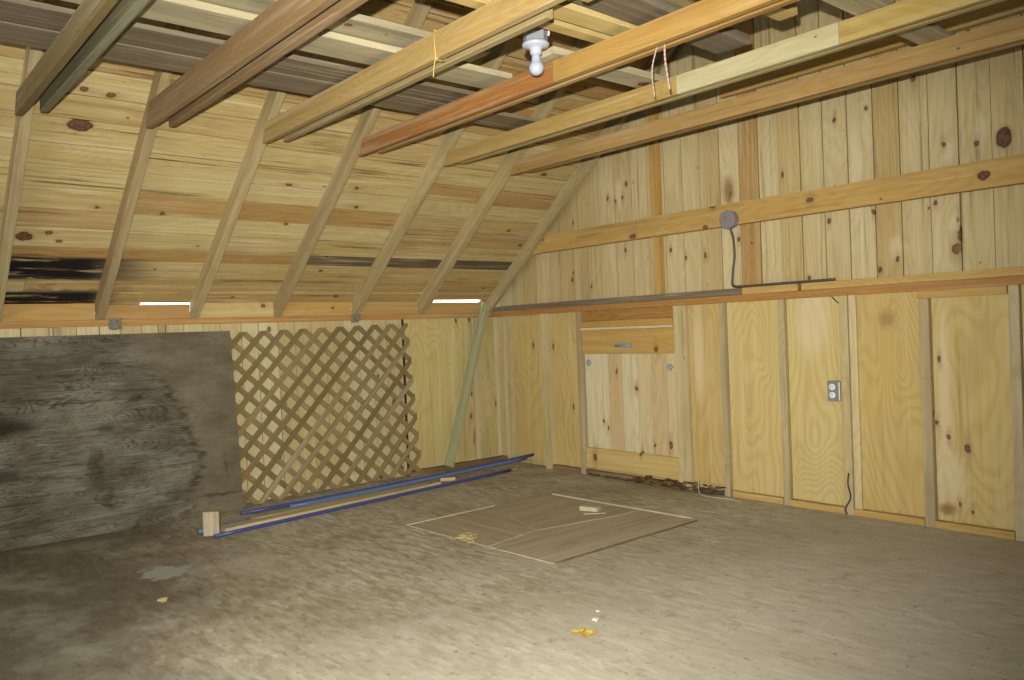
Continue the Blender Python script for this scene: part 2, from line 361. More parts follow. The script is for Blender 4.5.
def strandboard(name, tint=(1, 1, 1), wear=0.5):
    mat = bpy.data.materials.new(name)
    T = NT(mat)
    geo = T.new('ShaderNodeNewGeometry')
    p = geo.outputs['Position']
    def strands(rot, sc):
        mp = T.new('ShaderNodeMapping')
        T.put(mp.inputs['Vector'], p)
        mp.inputs['Rotation'].default_value = (0, 0, rot)
        mp.inputs['Scale'].default_value = (sc, sc * 3.2, 1)
        v = T.new('ShaderNodeTexVoronoi', feature='F1', voronoi_dimensions='2D', distance='CHEBYCHEV')
        T.put(v.inputs['Vector'], T.vm('ADD', mp.outputs[0], T.vm('MULTIPLY', T.noise(p, 30.0, 2.0, out='Color'), (0.12, 0.2, 0))))
        v.inputs['Scale'].default_value = 1.0
        s = T.new('ShaderNodeSeparateColor')
        T.put(s.inputs[0], v.outputs['Color'])
        return s.outputs[0], s.outputs[1]
    a, a2 = strands(-1.15, 12.0)
    b, b2 = strands(0.0, 15.0)
    k, k2 = strands(-2.2, 17.0)
    t = T.m('ADD', T.m('MULTIPLY', a, 0.36), T.m('ADD', T.m('MULTIPLY', b, 0.34), T.m('MULTIPLY', k, 0.30)))
    c = T.ramp(t, [(0.18, srgb(158, 147, 118)), (0.42, srgb(182, 172, 145)), (0.58, srgb(190, 181, 155)), (0.85, srgb(212, 204, 181))])
    # thin dark and light fibres lying with the strands
    mpf = T.new('ShaderNodeMapping')
    T.put(mpf.inputs['Vector'], p)
    mpf.inputs['Rotation'].default_value = (0, 0, 0.75)
    mpf.inputs['Scale'].default_value = (70.0, 16.0, 1)
    fb = T.noise(mpf.outputs[0], 1.0, 4.0, 0.7, 0.6)
    c = T.mix(T.ss(fb, 0.56, 0.72, 0.0, 0.55), c, srgb(126, 112, 84))
    c = T.mix(T.ss(fb, 0.42, 0.28, 0.0, 0.45), c, srgb(222, 216, 194))
    dirt = T.noise(p, 0.9, 5.0, 0.6)
    c = T.mix(T.ss(dirt, 0.42, 0.68, 0.0, 0.5), c, srgb(140, 124, 94))
    ff = T.noise(p, 150.0, 3.0, 0.7)
    c = T.mix(T.ss(ff, 0.45, 0.75, 0.0, 0.3), c, srgb(110, 98, 76))
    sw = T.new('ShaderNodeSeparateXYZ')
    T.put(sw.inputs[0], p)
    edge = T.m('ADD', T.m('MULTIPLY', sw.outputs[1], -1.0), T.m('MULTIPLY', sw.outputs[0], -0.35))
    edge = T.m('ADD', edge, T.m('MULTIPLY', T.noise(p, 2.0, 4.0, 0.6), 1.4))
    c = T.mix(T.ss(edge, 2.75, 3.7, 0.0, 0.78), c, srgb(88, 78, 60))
    c = T.mix(T.ss(T.m('ADD', sw.outputs[0], T.m('MULTIPLY', T.noise(p, 1.7, 4.0, 0.6), 1.2)), 2.6, 4.4, 0.0, 0.5), c, srgb(214, 206, 184))  # floor colour paled toward the right to offset the flash beam's falloff
    dust = T.noise(p, 2.3, 4.0, 0.6)
    c = T.mix(T.ss(dust, 0.48, 0.75, 0.0, wear), c, srgb(200, 194, 176))
    spot = T.noise(p, 34.0, 3.0, 0.7)
    c = T.mix(T.ss(spot, 0.60, 0.72, 0.0, 0.6), c, srgb(92, 78, 56))
    sm = T.noise(p, 7.0, 5.0, 0.7)
    c = T.mix(T.ss(sm, 0.56, 0.70, 0.0, 0.40), c, srgb(120, 108, 82))
    wh = T.noise(p, 60.0, 2.0, 0.5)
    c = T.mix(T.ss(wh, 0.70, 0.76, 0.0, 0.5), c, srgb(222, 214, 192))
    # a spilled pale splash near the sheet of plywood
    pw = T.vm('ADD', p, T.vm('MULTIPLY', T.vm('SUBTRACT', T.noise(p, 13.0, 3.0, out='Color'), (0.5, 0.5, 0.5)), (0.16, 0.16, 0)))
    dd = T.vm('LENGTH', T.vm('MULTIPLY', T.vm('SUBTRACT', pw, (1.27, -3.10, 0)), (7.6, 9.5, 0)), out='Value')
    c = T.mix(T.ss(dd, 1.1, 0.8, 0.0, 0.8), c, srgb(176, 176, 164))
    c = T.mix(1.0, c, (*tint, 1), 'MULTIPLY')
    T.put(T.bsdf.inputs['Base Color'], c)
    T.bsdf.inputs['Roughness'].default_value = 0.8
    T.bsdf.inputs['Specular IOR Level'].default_value = 0.2
    bp = T.new('ShaderNodeBump')
    bp.inputs['Strength'].default_value = 0.3
    bp.inputs['Distance'].default_value = 0.003
    T.put(bp.inputs['Height'], t)
    T.put(T.bsdf.inputs['Normal'], bp.outputs[0])
    return mat
M['weathered'] = weathered()
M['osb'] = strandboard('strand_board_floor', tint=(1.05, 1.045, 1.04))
M['rot'] = timber('rotten_wood', [(0, srgb(96, 68, 42)), (.5, srgb(70, 48, 30)), (1, srgb(126, 92, 58))], knots=0, grain=1, blotch=.3, shift=(1, 1, 1))
M['hatchply'] = timber('dusty_floor_plywood', [(0, srgb(190, 178, 150)), (1, srgb(180, 166, 138))], knots=0, grain=0.9, grey=0.35, blotch=0.4, sheet=True, contour=.3, shift=(1, 1, 1.02), streaks=.5)

# ------------------------------------------------------------------ geometry helpers
rng = random.Random(7)
class Wood:
    """Collects chamfered boards with grain coordinates into one mesh."""
    def __init__(self):
        self.v, self.f, self.g, self.t, self.sm = [], [], [], [], []
    def board(self, p0, p1, wdir, w, th, tone=None, ch=0.0015, bow=0.0, nseg=1, skew=(0, 0), goff=None):
        """Board from p0 to p1 (centre line); wdir = width direction, w wide, th thick."""
        p0, p1 = Vector(p0), Vector(p1)
        a = (p1 - p0)
        L = a.length
        a.normalize()
        wd = Vector(wdir)
        wd = (wd - a * wd.dot(a)).normalized()
        td = a.cross(wd).normalized()
        tone = rng.random() if tone is None else tone
        off = (rng.uniform(0, 40), rng.uniform(0, 40), rng.uniform(0, 40)) if goff is None else goff
        hw, ht = w / 2, th / 2
        c = min(ch, hw * 0.4, ht * 0.4)
        prof = [(-hw + c, -ht), (hw - c, -ht), (hw, -ht + c), (hw, ht - c), (hw - c, ht), (-hw + c, ht), (-hw, ht - c), (-hw, -ht + c)]
        base = len(self.v)
        for k in range(nseg + 1):
            s = k / nseg
            cen = p0 + a * (L * s) + td * (bow * math.sin(math.pi * s))
            for (x, y) in prof:
                sk = skew[0] * (1 - s) + skew[1] * s
                q = cen + wd * x + td * y + a * (sk * x / w)
                self.v.append(q)
                self.g.append((L * s + off[0], x + off[1], y + off[2]))
                self.t.append(tone)
        n = 8
        for k in range(nseg):
            for i in range(n):
                j = (i + 1) % n
                self.f.append((base + k * n + i, base + k * n + j, base + (k + 1) * n + j, base + (k + 1) * n + i))
        self.f.append(tuple(base + i for i in reversed(range(n))))
        self.f.append(tuple(base + nseg * n + i for i in range(n)))
        return self
    def box(self, x0, x1, y0, y1, z0, z1, along='z', tone=None, ch=0.0015, goff=None):
        """Axis-aligned board; along = grain axis."""
        c = ((x0 + x1) / 2, (y0 + y1) / 2, (z0 + z1) / 2)
        if along == 'z':
            w_is_x = (x1 - x0) >= (y1 - y0)
            return self.board((c[0], c[1], z0), (c[0], c[1], z1), (1, 0, 0) if w_is_x else (0, 1, 0), max(x1 - x0, y1 - y0), min(x1 - x0, y1 - y0), tone, ch, goff=goff)
        if along == 'x':
            w_is_z = (z1 - z0) >= (y1 - y0)
            return self.board((x0, c[1], c[2]), (x1, c[1], c[2]), (0, 0, 1) if w_is_z else (0, 1, 0), max(z1 - z0, y1 - y0), min(z1 - z0, y1 - y0), tone, ch, goff=goff)
        w_is_z = (z1 - z0) >= (x1 - x0)
        return self.board((c[0], y0, c[2]), (c[0], y1, c[2]), (0, 0, 1) if w_is_z else (1, 0, 0), max(z1 - z0, x1 - x0), min(z1 - z0, x1 - x0), tone, ch, goff=goff)
    def prism(self, poly, axis_dir, depth, long_dir, tone=None, goff=None):
        """Extrude a planar polygon (3D points) by depth along axis_dir."""
        tone = rng.random() if tone is None else tone
        off = (rng.uniform(0, 40), rng.uniform(0, 40), rng.uniform(0, 40)) if goff is None else goff
        P = [Vector(p) for p in poly]
        ax = Vector(axis_dir).normalized()
        ld = Vector(long_dir).normalized()
        wd = ax.cross(ld).normalized()
        nrm = Vector((0, 0, 0))
        for i in range(len(P)):
            nrm += P[i].cross(P[(i + 1) % len(P)])
        if nrm.dot(ax) > 0:
            P.reverse()
        base = len(self.v)
        n = len(P)
        for k in (0, 1):
            for p in P:
                q = p + ax * depth * k
                self.v.append(q)
                r = p - P[0]
                self.g.append((r.dot(ld) + off[0], r.dot(wd) + off[1], depth * k + off[2]))
                self.t.append(tone)
        for i in range(n):
            j = (i + 1) % n
            self.f.append((base + j, base + i, base + n + i, base + n + j))
        self.f.append(tuple(base + i for i in range(n)))
        self.f.append(tuple(base + n + i for i in reversed(range(n))))
        return self
    def build(self, name, mat, parent=None, origin=None):
        me = bpy.data.meshes.new(name)
        o0 = Vector(origin) if origin is not None else Vector((0, 0, 0))
        me.from_pydata([tuple(Vector(p) - o0) for p in self.v], [], self.f)
        at = me.attributes.new('gc', 'FLOAT_VECTOR', 'POINT')
        at.data.foreach_set('vector', [x for g in self.g for x in g])
        a2 = me.attributes.new('tn', 'FLOAT', 'POINT')
        a2.data.foreach_set('value', self.t)
        me.materials.append(mat)
        me.update()
        ob = bpy.data.objects.new(name, me)
        COL.objects.link(ob)
        ob.location = o0
        if parent is not None:
            ob.parent = parent
            ob.location = o0 - parent.location if parent.rotation_euler.z == 0 else o0
        return ob

def mesh(name, verts, faces, mat, parent=None, smooth=False):
    me = bpy.data.meshes.new(name)
    me.from_pydata([tuple(v) for v in verts], [], faces)
    me.materials.append(mat)
    if smooth:
        me.polygons.foreach_set('use_smooth', [True] * len(me.polygons))
    me.update()
    ob = bpy.data.objects.new(name, me)
    COL.objects.link(ob)
    if parent is not None:
        ob.parent = parent
        ob.location = -parent.location
    return ob

def tag(o, label=None, cat=None, group=None, kind=None):
    for k, v in (('label', label), ('category', cat), ('group', group), ('kind', kind)):
        if v: o[k] = v
    return o

def empty(name, loc, label, cat, group=None):
    o = bpy.data.objects.new(name, None)
    o.empty_display_size = 0.1
    COL.objects.link(o)
    o.location = loc
    return tag(o, label, cat, group)

def tube_data(pts, r, seg=10, cap=True):
    pts = [Vector(p) for p in pts]
    V, Fc = [], []
    up = Vector((0, 0, 1))
    prev = None
    for i, p in enumerate(pts):
        d = (pts[min(i + 1, len(pts) - 1)] - pts[max(i - 1, 0)]).normalized()
        if prev is None:
            a = d.cross(up)
            if a.length < 1e-3: a = d.cross(Vector((1, 0, 0)))
            a.normalize()
        else:
            a = (prev - d * prev.dot(d)).normalized()
        prev = a
        b = d.cross(a)
        rr = r[i] if isinstance(r, (list, tuple)) else r
        for k in range(seg):
            t = 2 * math.pi * k / seg
            V.append(p + a * (rr * math.cos(t)) + b * (rr * math.sin(t)))
    for i in range(len(pts) - 1):
        for k in range(seg):
            k2 = (k + 1) % seg
            Fc.append((i * seg + k, i * seg + k2, (i + 1) * seg + k2, (i + 1) * seg + k))
    if cap:
        Fc.append(tuple(reversed(range(seg))))
        Fc.append(tuple((len(pts) - 1) * seg + k for k in range(seg)))
    return V, Fc

def tube(name, pts, r, mat, parent=None, seg=10):
    V, Fc = tube_data(pts, r, seg)
    return mesh(name, V, Fc, mat, parent, True)

def lathe(name, prof, cen, mat, parent=None, seg=28, axis=(0, 0, 1), smooth=True):
    cen = Vector(cen)
    ax = Vector(axis).normalized()
    a = ax.orthogonal().normalized()
    b = ax.cross(a)
    V, Fc = [], []
    for (r, h) in prof:
        for k in range(seg):
            t = 2 * math.pi * k / seg
            V.append(cen + ax * h + a * (r * math.cos(t)) + b * (r * math.sin(t)))
    for i in range(len(prof) - 1):
        for k in range(seg):
            k2 = (k + 1) % seg
            Fc.append((i * seg + k, i * seg + k2, (i + 1) * seg + k2, (i + 1) * seg + k))
    Fc.append(tuple(reversed(range(seg))))
    Fc.append(tuple((len(prof) - 1) * seg + k for k in range(seg)))
    return mesh(name, V, Fc, mat, parent, smooth)

def cat(pts, n=8):
    """Catmull-Rom through the points."""
    P = [Vector(p) for p in pts]
    P = [P[0] * 2 - P[1]] + P + [P[-1] * 2 - P[-2]]
    out = []
    for i in range(1, len(P) - 2):
        for k in range(n):
            t = k / n
            a, b, c, d = P[i - 1], P[i], P[i + 1], P[i + 2]
            out.append(0.5 * ((2 * b) + (c - a) * t + (2 * a - 5 * b + 4 * c - d) * t * t + (3 * b - a - 3 * c + d) * t ** 3))
    out.append(P[-2])
    return out

SL = 0.8155                       # roof slope
SC = 1 / math.sqrt(1 + SL * SL)   # its cosine
DECK = 1.365                      # height of the deck's underside at the knee wall
RX, RZ = 3.4, DECK + SL * 3.4     # ridge
YB = -7.0                         # far gable end behind the photographer
DW = Vector((SC, 0, SL * SC))     # up the slope
DN = Vector((-SL * SC, 0, SC))    # outwards from the deck

# ------------------------------------------------------------------ floor
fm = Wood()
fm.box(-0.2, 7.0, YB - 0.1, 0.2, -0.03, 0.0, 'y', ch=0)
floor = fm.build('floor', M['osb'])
tag(floor, kind='structure')

# ------------------------------------------------------------------ ceiling: the boards of the roof deck, both slopes
cb = Wood()
x = 0.0
s = -0.07 / SC
smax = RX / SC
first = True
seams_x = [-0.07, -0.05 + .115, 0.165, 0.262, 0.285, 0.352]
# lower boards follow the photograph's seams, the rest are random widths
edges = [-0.075, 0.065, 0.163, 0.277, 0.350, 0.46, 0.565, 0.68, 0.79, 0.90, 1.02, 1.13, 1.24]
while edges[-1] < RX - 0.12:
    edges.append(edges[-1] + rng.uniform(0.10, 0.125))
edges[-1] = RX
BAYGAP = [(-0.617, -0.03), (-2.80, -2.40)]
for i in range(len(edges) - 1):
    xa, xb = edges[i], edges[i + 1]
    wdt = (xb - xa) / SC - 0.0065
    def pt(xm, y):
        q = Vector((xm, y, DECK + SL * xm)) + DN * 0.009
        return q
    xm = (xa + xb) / 2
    if i == 0:
        # the lowest board is cut back where daylight shows at the eaves
        cuts = [YB, -2.80, -2.46, -0.58, -0.10, 0.11]
        for j in range(5):
            ya, yb = cuts[j], cuts[j + 1]
            if j in (1, 3):
                x0 = 0.0 if j == 3 else -0.008
                cb.board(pt((x0 + xb) / 2, ya), pt((x0 + xb) / 2, yb), DW, (xb - x0) / SC - 0.003, 0.018, tone=0.25)
            else:
                cb.board(pt(xm, ya), pt(xm, yb), DW, wdt, 0.018, tone=0.25)
        continue
    if i == 3:
        cb.board(pt(xm, YB), pt(xm, -1.84), DW, wdt, 0.018, tone=0.78)
        cb.board(pt(xm, -1.838), pt(xm, 0.11), DW, wdt - 0.004, 0.018, tone=1.0)
        continue
    ys = [YB, rng.uniform(-5.2, -2.2), 0.11] if rng.random() < 0.75 else [YB, -3.0, -1.25, 0.11]
    for j in range(len(ys) - 1):
        cb.board(pt(xm, ys[j]), pt(xm, ys[j + 1] - 0.002), DW, wdt, 0.018, tone=rng.uniform(0, 0.9), bow=0)
# the opposite slope
DW2 = Vector((-SC, 0, SL * SC))
for i in range(len(edges) - 1):
    xa, xb = edges[i], edges[i + 1]
    xm = (xa + xb) / 2
    q0 = Vector((2 * RX - xm, YB, DECK + SL * xm + 0.012))
    q1 = Vector((2 * RX - xm, 0.11, DECK + SL * xm + 0.012))
    cb.board(q0, q1, DW2, (xb - xa) / SC - 0.0035, 0.018, tone=rng.uniform(0, .9))
ceiling = cb.build('ceiling', M['roof'])
tag(ceiling, kind='structure')
fb = Wood()
for sx_ in (1, -1):
    P = [(0.06, 0), (RX, 0)] if sx_ > 0 else [(2 * RX - 0.0, 0), (RX, 0)]
    a0 = (0.07 if sx_ > 0 else 2 * RX, YB, DECK + SL * (0.07 if sx_ > 0 else 0) + .034)
    a1 = (RX, YB, DECK + SL * RX + .034)
    fb.prism([a0, a1, (a1[0], a1[1], a1[2] + .01), (a0[0], a0[1], a0[2] + .01)], (0, 1, 0), 7.11, (1, 0, 0), tone=.5)
tag(fb.build('ceiling', plain('seam_backing', srgb(44, 38, 32), .9)), kind='structure')  # dark layer added above the boards so no sky leaks through their seams

# ------------------------------------------------------------------ gable wall siding
gb = Wood()
gx = [-0.10, 0.03, 0.18, 0.321, 0.492, 0.645, 0.77, 0.924, 1.073, 1.206, 1.364, 1.526, 1.671, 1.82, 1.971, 2.108, 2.27, 2.411, 2.552, 2.687, 2.831, 2.974, 3.12, 3.266, 3.408, 3.556, 3.701, 3.852]
while gx[-1] < 6.8:
    gx.append(gx[-1] + rng.uniform(0.125, 0.155))
GT = {2.411: 0.93, 1.671: .7, 2.27: .3, 2.831: .1, 3.408: .05, 2.687: .45, 3.12: .3, 2.974: .15, 2.552: .2}
def ztop(xx):
    return DECK + SL * (xx if xx < RX else 2 * RX - xx)
for i in range(len(gx) - 1):
    xa, xb = gx[i], gx[i + 1]
    gap = 0.003 if rng.random() < 0.5 else 0.007
    tone = GT.get(xa, rng.uniform(0.0, 0.74))
    yo = rng.uniform(0, 0.003)
    x1 = xb - gap
    poly = [(xa, .09 + yo, 0), (x1, .09 + yo, 0), (x1, .09 + yo, ztop(x1) - .002)]
    if xa < RX < x1:
        poly.append((RX, .09 + yo, ztop(RX) - .002))
    poly.append((xa, .09 + yo, ztop(xa) - .002))
    gb.prism(poly, (0, 1, 0), 0.018, (0, 0, 1), tone=tone)
gb.prism([(-.1, .1125, 0), (6.9, .1125, 0), (6.9, .1125, ztop(6.8)), (RX, .1125, ztop(RX)), (-.1, .1125, ztop(0) - .09)], (0, 1, 0), .006, (1, 0, 0), tone=1.0)   # backing added so no daylight shows through the seams
wall_gable = gb.build('wall_gable', M['gable'])
tag(wall_gable, kind='structure')

# ------------------------------------------------------------------ knee walls and the far gable
kb = Wood()
y = 0.09
while y > YB:
    wv = rng.uniform(0.11, 0.15)
    if -.876 < y < -.76:
        y = -.876
    kb.box(-0.048, -0.03, y - wv + rng.choice((.003, .005)), y, 0, 1.30, 'z', tone=rng.uniform(0, .7))
    y -= wv
wl = kb.build('wall_left', M['knee'])
fb = Wood()
fb.box(-0.060, -0.0505, YB, .1, 0, 1.28, 'y', tone=.9, ch=0)
tag(fb.build('wall_left', plain('dark_backing', srgb(52, 42, 30), .9)), kind='structure')  # backing added to stop light at the slits between siding boards
tag(wl, kind='structure')
kb = Wood()
y = 0.09
while y > YB:
    wv = rng.uniform(0.13, 0.17)
    kb.box(6.80, 6.82, y - wv + .003, y, 0, 1.36, 'z', tone=rng.uniform(0, .7))
    y -= wv
tag(kb.build('wall_right', M['knee']), kind='structure')
kb = Wood()
xx = -0.1
while xx < 6.9:
    x1 = min(xx + 0.14, 6.9)
    top = min(ztop(max(xx, 0)), ztop(min(x1, 6.8)))
    if xx + .14 > 2.65 and xx < 4.15:  # opening made up for the added fill lamp
        kb.box(xx, x1 - .003, YB - .02, YB, 0, .55, 'z', tone=rng.uniform(0, .7))
        kb.box(xx, x1 - .003, YB - .02, YB, 2.15, top, 'z', tone=rng.uniform(0, .7))
    else:
        kb.box(xx, x1 - .003, YB - .02, YB, 0, top, 'z', tone=rng.uniform(0, .7))
    xx += .14
tag(kb.build('wall_back', M['knee']), kind='structure')

# ------------------------------------------------------------------ knee wall framing
def piece(name, boards, mat, label, cat, group=None, origin=None, kind=None):
    wd = Wood()
    for b in boards:
        b(wd)
    ob = wd.build(name, mat, origin=origin)
    return tag(ob, label, cat, group, kind)

piece('wall_plate', [lambda W: W.box(-0.03, 0.0, YB, 0.0, 1.22, 1.258, 'y', tone=.3)], M['orange'],
      'long thin orange board under the rafter feet, on top of the low eaves wall', 'wall plate')
YF = [-.630, -1.21, -1.81, -2.37, -2.980, -3.56, -4.15]     # far faces of the far collar ties
RY = [v - .0345 for v in YF]   # far faces of the rafters
# blocking boards between the rafter feet
ends = [-0.03] + RY
RFT = [-.030, -.028, -.040, -.048, .0, .045, .0]
names_bl = ['beside the gable rafter, daylight line above it', 'just right of the rafter with grey twine', 'just left of the rafter with grey twine',
            'above the gap between lattice and weathered plywood', 'over the weathered plywood, daylight line above it', 'under the black mould patch']
for i in range(6):
    y1 = (ends[i] + RFT[i - 1] - .0474) if i else -0.0405
    y0 = ends[i + 1] + RFT[i] + .0004
    top = 1.349 if i in (0, 4) else 1.3585
    piece('blocking_board', [lambda W: W.box(-0.028, -0.004, y0, y1, 1.2585, top, 'y', tone=rng.random())], M['joist'],
          'short board on edge at the eaves ' + names_bl[i], 'blocking', 'eaves blocking boards')

# rafters, each a little out of true: RF = shift of its foot, RT_ = shift where the collar ties meet it
RFT = [-.030, -.028, -.040, -.048, .0, .045, .0]
RTP = [.0, .026, .022, .0, .018, .045, .0]
def rafter(ya, label, tone, mat='rafter', f=0.0, t=0.0, th=.047):
    u = lambda xx, off: (xx, ya, 1.25 + SL * xx + off)
    h = (DECK - 1.25) - 0.001
    poly = [(0.012, ya, 1.2595), u(RX - .012, 0), u(RX - .012, h), u(-0.0035, h), (-0.0035, ya, 1.2595)]
    W = Wood()
    W.prism(poly, (0, 1, 0), th, DW, tone=tone)
    for v in W.v:
        v.y += f + (t - f) * min(v.x, 1.4) / 1.4
    return tag(W.build('roof_rafter', M[mat]), label, 'rafter', 'sloping roof rafters')
rafter(-0.040, 'sloping rafter lying flat against the gable wall boards', .75, th=.038)
ordn = ['first sloping rafter out from the gable rafter, beside the bright daylight slit',
        'second sloping rafter out from the gable rafter, grey twine tied at its foot',
        'third sloping rafter out from the gable rafter, foot above the lattice end',
        'fourth sloping rafter out from the gable rafter, foot over the weathered plywood sheet',
        'sloping rafter edging the black mould patch, fifth out from the gable rafter',
        'sloping rafter on the far side of the black mould patch, farthest from the gable']
for i in range(6):
    rafter(RY[i] - .047, ordn[i], rng.random(), f=RFT[i], t=RTP[i])

# ceiling joists: pairs of boards gripping each rafter between them
ZJ = 2.148
NZ = [2.148, 2.150, 2.150, 2.153, 2.153, 2.138]          # undersides of the near boards
NH = [.088, .085, .090, .102, .115, .088]
FZ = [2.160, 2.163, 2.163, 2.160, 2.160, 2.150]          # undersides of the far boards
JCOL = [(srgb(196, 152, 92), srgb(196, 156, 98)), (srgb(206, 172, 106), srgb(204, 178, 120)), (srgb(198, 146, 78), srgb(198, 150, 86)),
        (srgb(196, 158, 96), srgb(186, 158, 110)), (srgb(160, 124, 84), srgb(166, 130, 90)), (srgb(146, 120, 78), srgb(146, 136, 104))]
def joist(i, x0, x1, label, col, far=False, bevel=True):
    m = timber('joist_timber_tone', [(0, col), (1, col)], knots=0.25, grain=0.6, blotch=0.25, ksize=.55, grey=.35 if i == 5 else .15, shift=(.78, .84, .86) if i == 2 else (.82, .91, .94), streaks=.45)
    z0 = FZ[i] if far else NZ[i]
    z1 = NZ[i] + NH[i]
    ya = (YF[i] + max(0, RTP[i]) - .034 + .002) if far else (RY[i] + RTP[i] - .047 - .036)
    if bevel:
        xa, xb = (1.26, 1.27) if far else (1.185, 1.245)
    else:
        xa = xb = x0
    c = .004
    W = Wood()
    base = [(xa, z0), (x1, z0), (x1, z1), (xb, z1)]
    off = (rng.uniform(0, 40), rng.uniform(0, 40), 3.0)
    # rounded lower edges like planed lumber
    prof = [(0, z1), (0, z0 + c), (c * .3, z0 + c * .3), (c, z0), (.034 - c, z0), (.034 - c * .3, z0 + c * .3), (.034, z0 + c), (.034, z1)]
    for k, xx in ((0, None), (1, x1)):
        for (dy, z) in prof:
            xv = xx if xx is not None else xa + (xb - xa) * (z - z0) / (z1 - z0)
            W.v.append(Vector((xv, ya + dy, z)))
            W.g.append((xv + off[0], (z - z0) + off[1], dy + off[2]))
            W.t.append(0.5)
    n = len(prof)
    for q in range(n):
        r = (q + 1) % n
        W.f.append((q, r, n + r, n + q))
    W.f.append(tuple(reversed(range(n))))
    W.f.append(tuple(n + q for q in range(n)))
    ob = W.build('collar_tie', m)
    bm = bmesh.new(); bm.from_mesh(ob.data); bmesh.ops.recalc_face_normals(bm, faces=bm.faces); bm.to_mesh(ob.data); bm.free()
    return tag(ob, label, 'collar tie', 'paired collar ties overhead')
PL = ['pair nearest the gable wall', 'second pair out from the gable wall', 'orange pair just behind the light bulb', 'pair with yellow string in front of the bulb', 'brown pair, fifth out from the gable wall', 'greyish pair nearest the photographer']
for i in range(6):
    xe = 5.60
    if i == 1:
        joist(i, 0, 3.02, 'tan eaves-side length of the near board, collar tie ' + PL[i], srgb(198, 158, 92))
        joist(i, 3.022, 3.80, 'pale middle length of the near board, collar tie ' + PL[i], srgb(216, 196, 148), bevel=False)
        joist(i, 3.802, xe, 'yellow outer length of the near board, collar tie ' + PL[i], srgb(206, 170, 98), bevel=False)
    elif i == 2:
        joist(i, 0, 2.84, 'reddish eaves-side length of the near board, collar tie ' + PL[i], srgb(184, 122, 62))
        joist(i, 2.842, xe, 'yellower long length of the near board, collar tie ' + PL[i], srgb(204, 158, 86), bevel=False)
    else:
        joist(i, 0, xe, 'near board of the collar tie ' + PL[i], JCOL[i][0])
    joist(i, 0, 3.33 if i == 3 else xe, 'far board of the collar tie ' + PL[i], JCOL[i][1], far=True)
joist(3, 3.50, 5.60, 'outer far board of the stringed pair, starting past the plastic cap', srgb(204, 168, 100), far=True, bevel=False)

# ------------------------------------------------------------------ gable wall framing
piece('lower_rail_board', [lambda W: W.box(0.002, 5.6, 0.0, 0.088, 1.222, 1.264, 'x', tone=.6)], M['orange'], 'orange-brown lower board of the doubled rail across the gable wall', 'rail')
piece('upper_rail_board', [lambda W: W.box(0.002, 2.46, 0.0, 0.088, 1.265, 1.307, 'x', tone=.8)], M['grey'], 'grey weathered upper board of the rail across the gable wall', 'rail')
piece('upper_rail_board', [lambda W: W.box(2.463, 5.6, 0.0, 0.088, 1.265, 1.307, 'x', tone=.4)], M['girt'], 'clean tan upper board of the rail above the outlet', 'rail')
piece('short_header_board', [lambda W: W.box(3.505, 3.925, 0.0, 0.028, 1.182, 1.2215, 'x', tone=.4)], M['girt'], 'short tan board under the gable rail between the two end studs', 'rail')
piece('girt', [lambda W: W.prism([(.425, 0, 1.70), (5.6, 0, 1.70), (5.6, 0, 1.835), (.59, 0, 1.835)], (0, 1, 0), .038, (1, 0, 0), tone=.4)], M['girt'], 'wide tan horizontal beam across the gable wall behind the junction box', 'girt')
piece('upper_girt', [lambda W: W.box(2.35, 5.2, 0.0, 0.038, 2.50, 2.585, 'x', tone=.7)], M['girt'], 'tan horizontal board high on the gable wall, above the joists', 'girt')
piece('upper_stud', [lambda W: W.box(1.735, 1.80, 0.039, 0.088, 1.308, 2.75, 'z', tone=.6)], M['girt'], 'tan stud rising behind the wide girt on the gable wall', 'stud')
piece('upper_stud', [lambda W: W.box(2.60, 2.64, 0.060, 0.0885, 1.308, 2.9, 'z', tone=.1)], M['orange'], 'thin orange stud behind the girt right of the junction box', 'stud') if False else None

def stud(xa, xb, label, mat='stud', tone=None, ya=0.0, yb=0.088, z0=0.0, z1=1.2215):
    return piece('wall_stud', [lambda W: W.box(xa, xb, ya, yb, z0, z1, 'z', tone=tone)], M[mat], label, 'stud', 'studs of the gable wall')
stud(0.135, 0.205, 'knotty corner stud where gable wall meets the low eaves wall', 'palestud', ya=.045)
stud(0.615, 0.69, 'pale thick stud left of the small hatch, standing out from the wall', 'palestud')
stud(1.008, 1.052, 'narrow grey-brown stud at the left side of the small hatch')
stud(1.925, 2.025, 'wide pale board forming the right side of the small hatch', 'palestud')
stud(2.285, 2.325, 'narrow greyish stud, first to the right of the hatch frame')
stud(2.70, 2.742, 'grey stud on the gable wall, the next one left of the outlet')
stud(3.078, 3.128, 'tan stud immediately right of the electrical outlet', 'palestud', tone=0)
stud(3.512, 3.562, 'cracked grey-tan stud, second to the right of the outlet', 'stud', z1=1.181)
stud(3.93, 3.975, 'dark stained stud at the far end of the rail header board', 'stud', z1=1.18 + .0415)
stud(4.33, 4.37, 'stud beyond the end of the photographed gable wall')

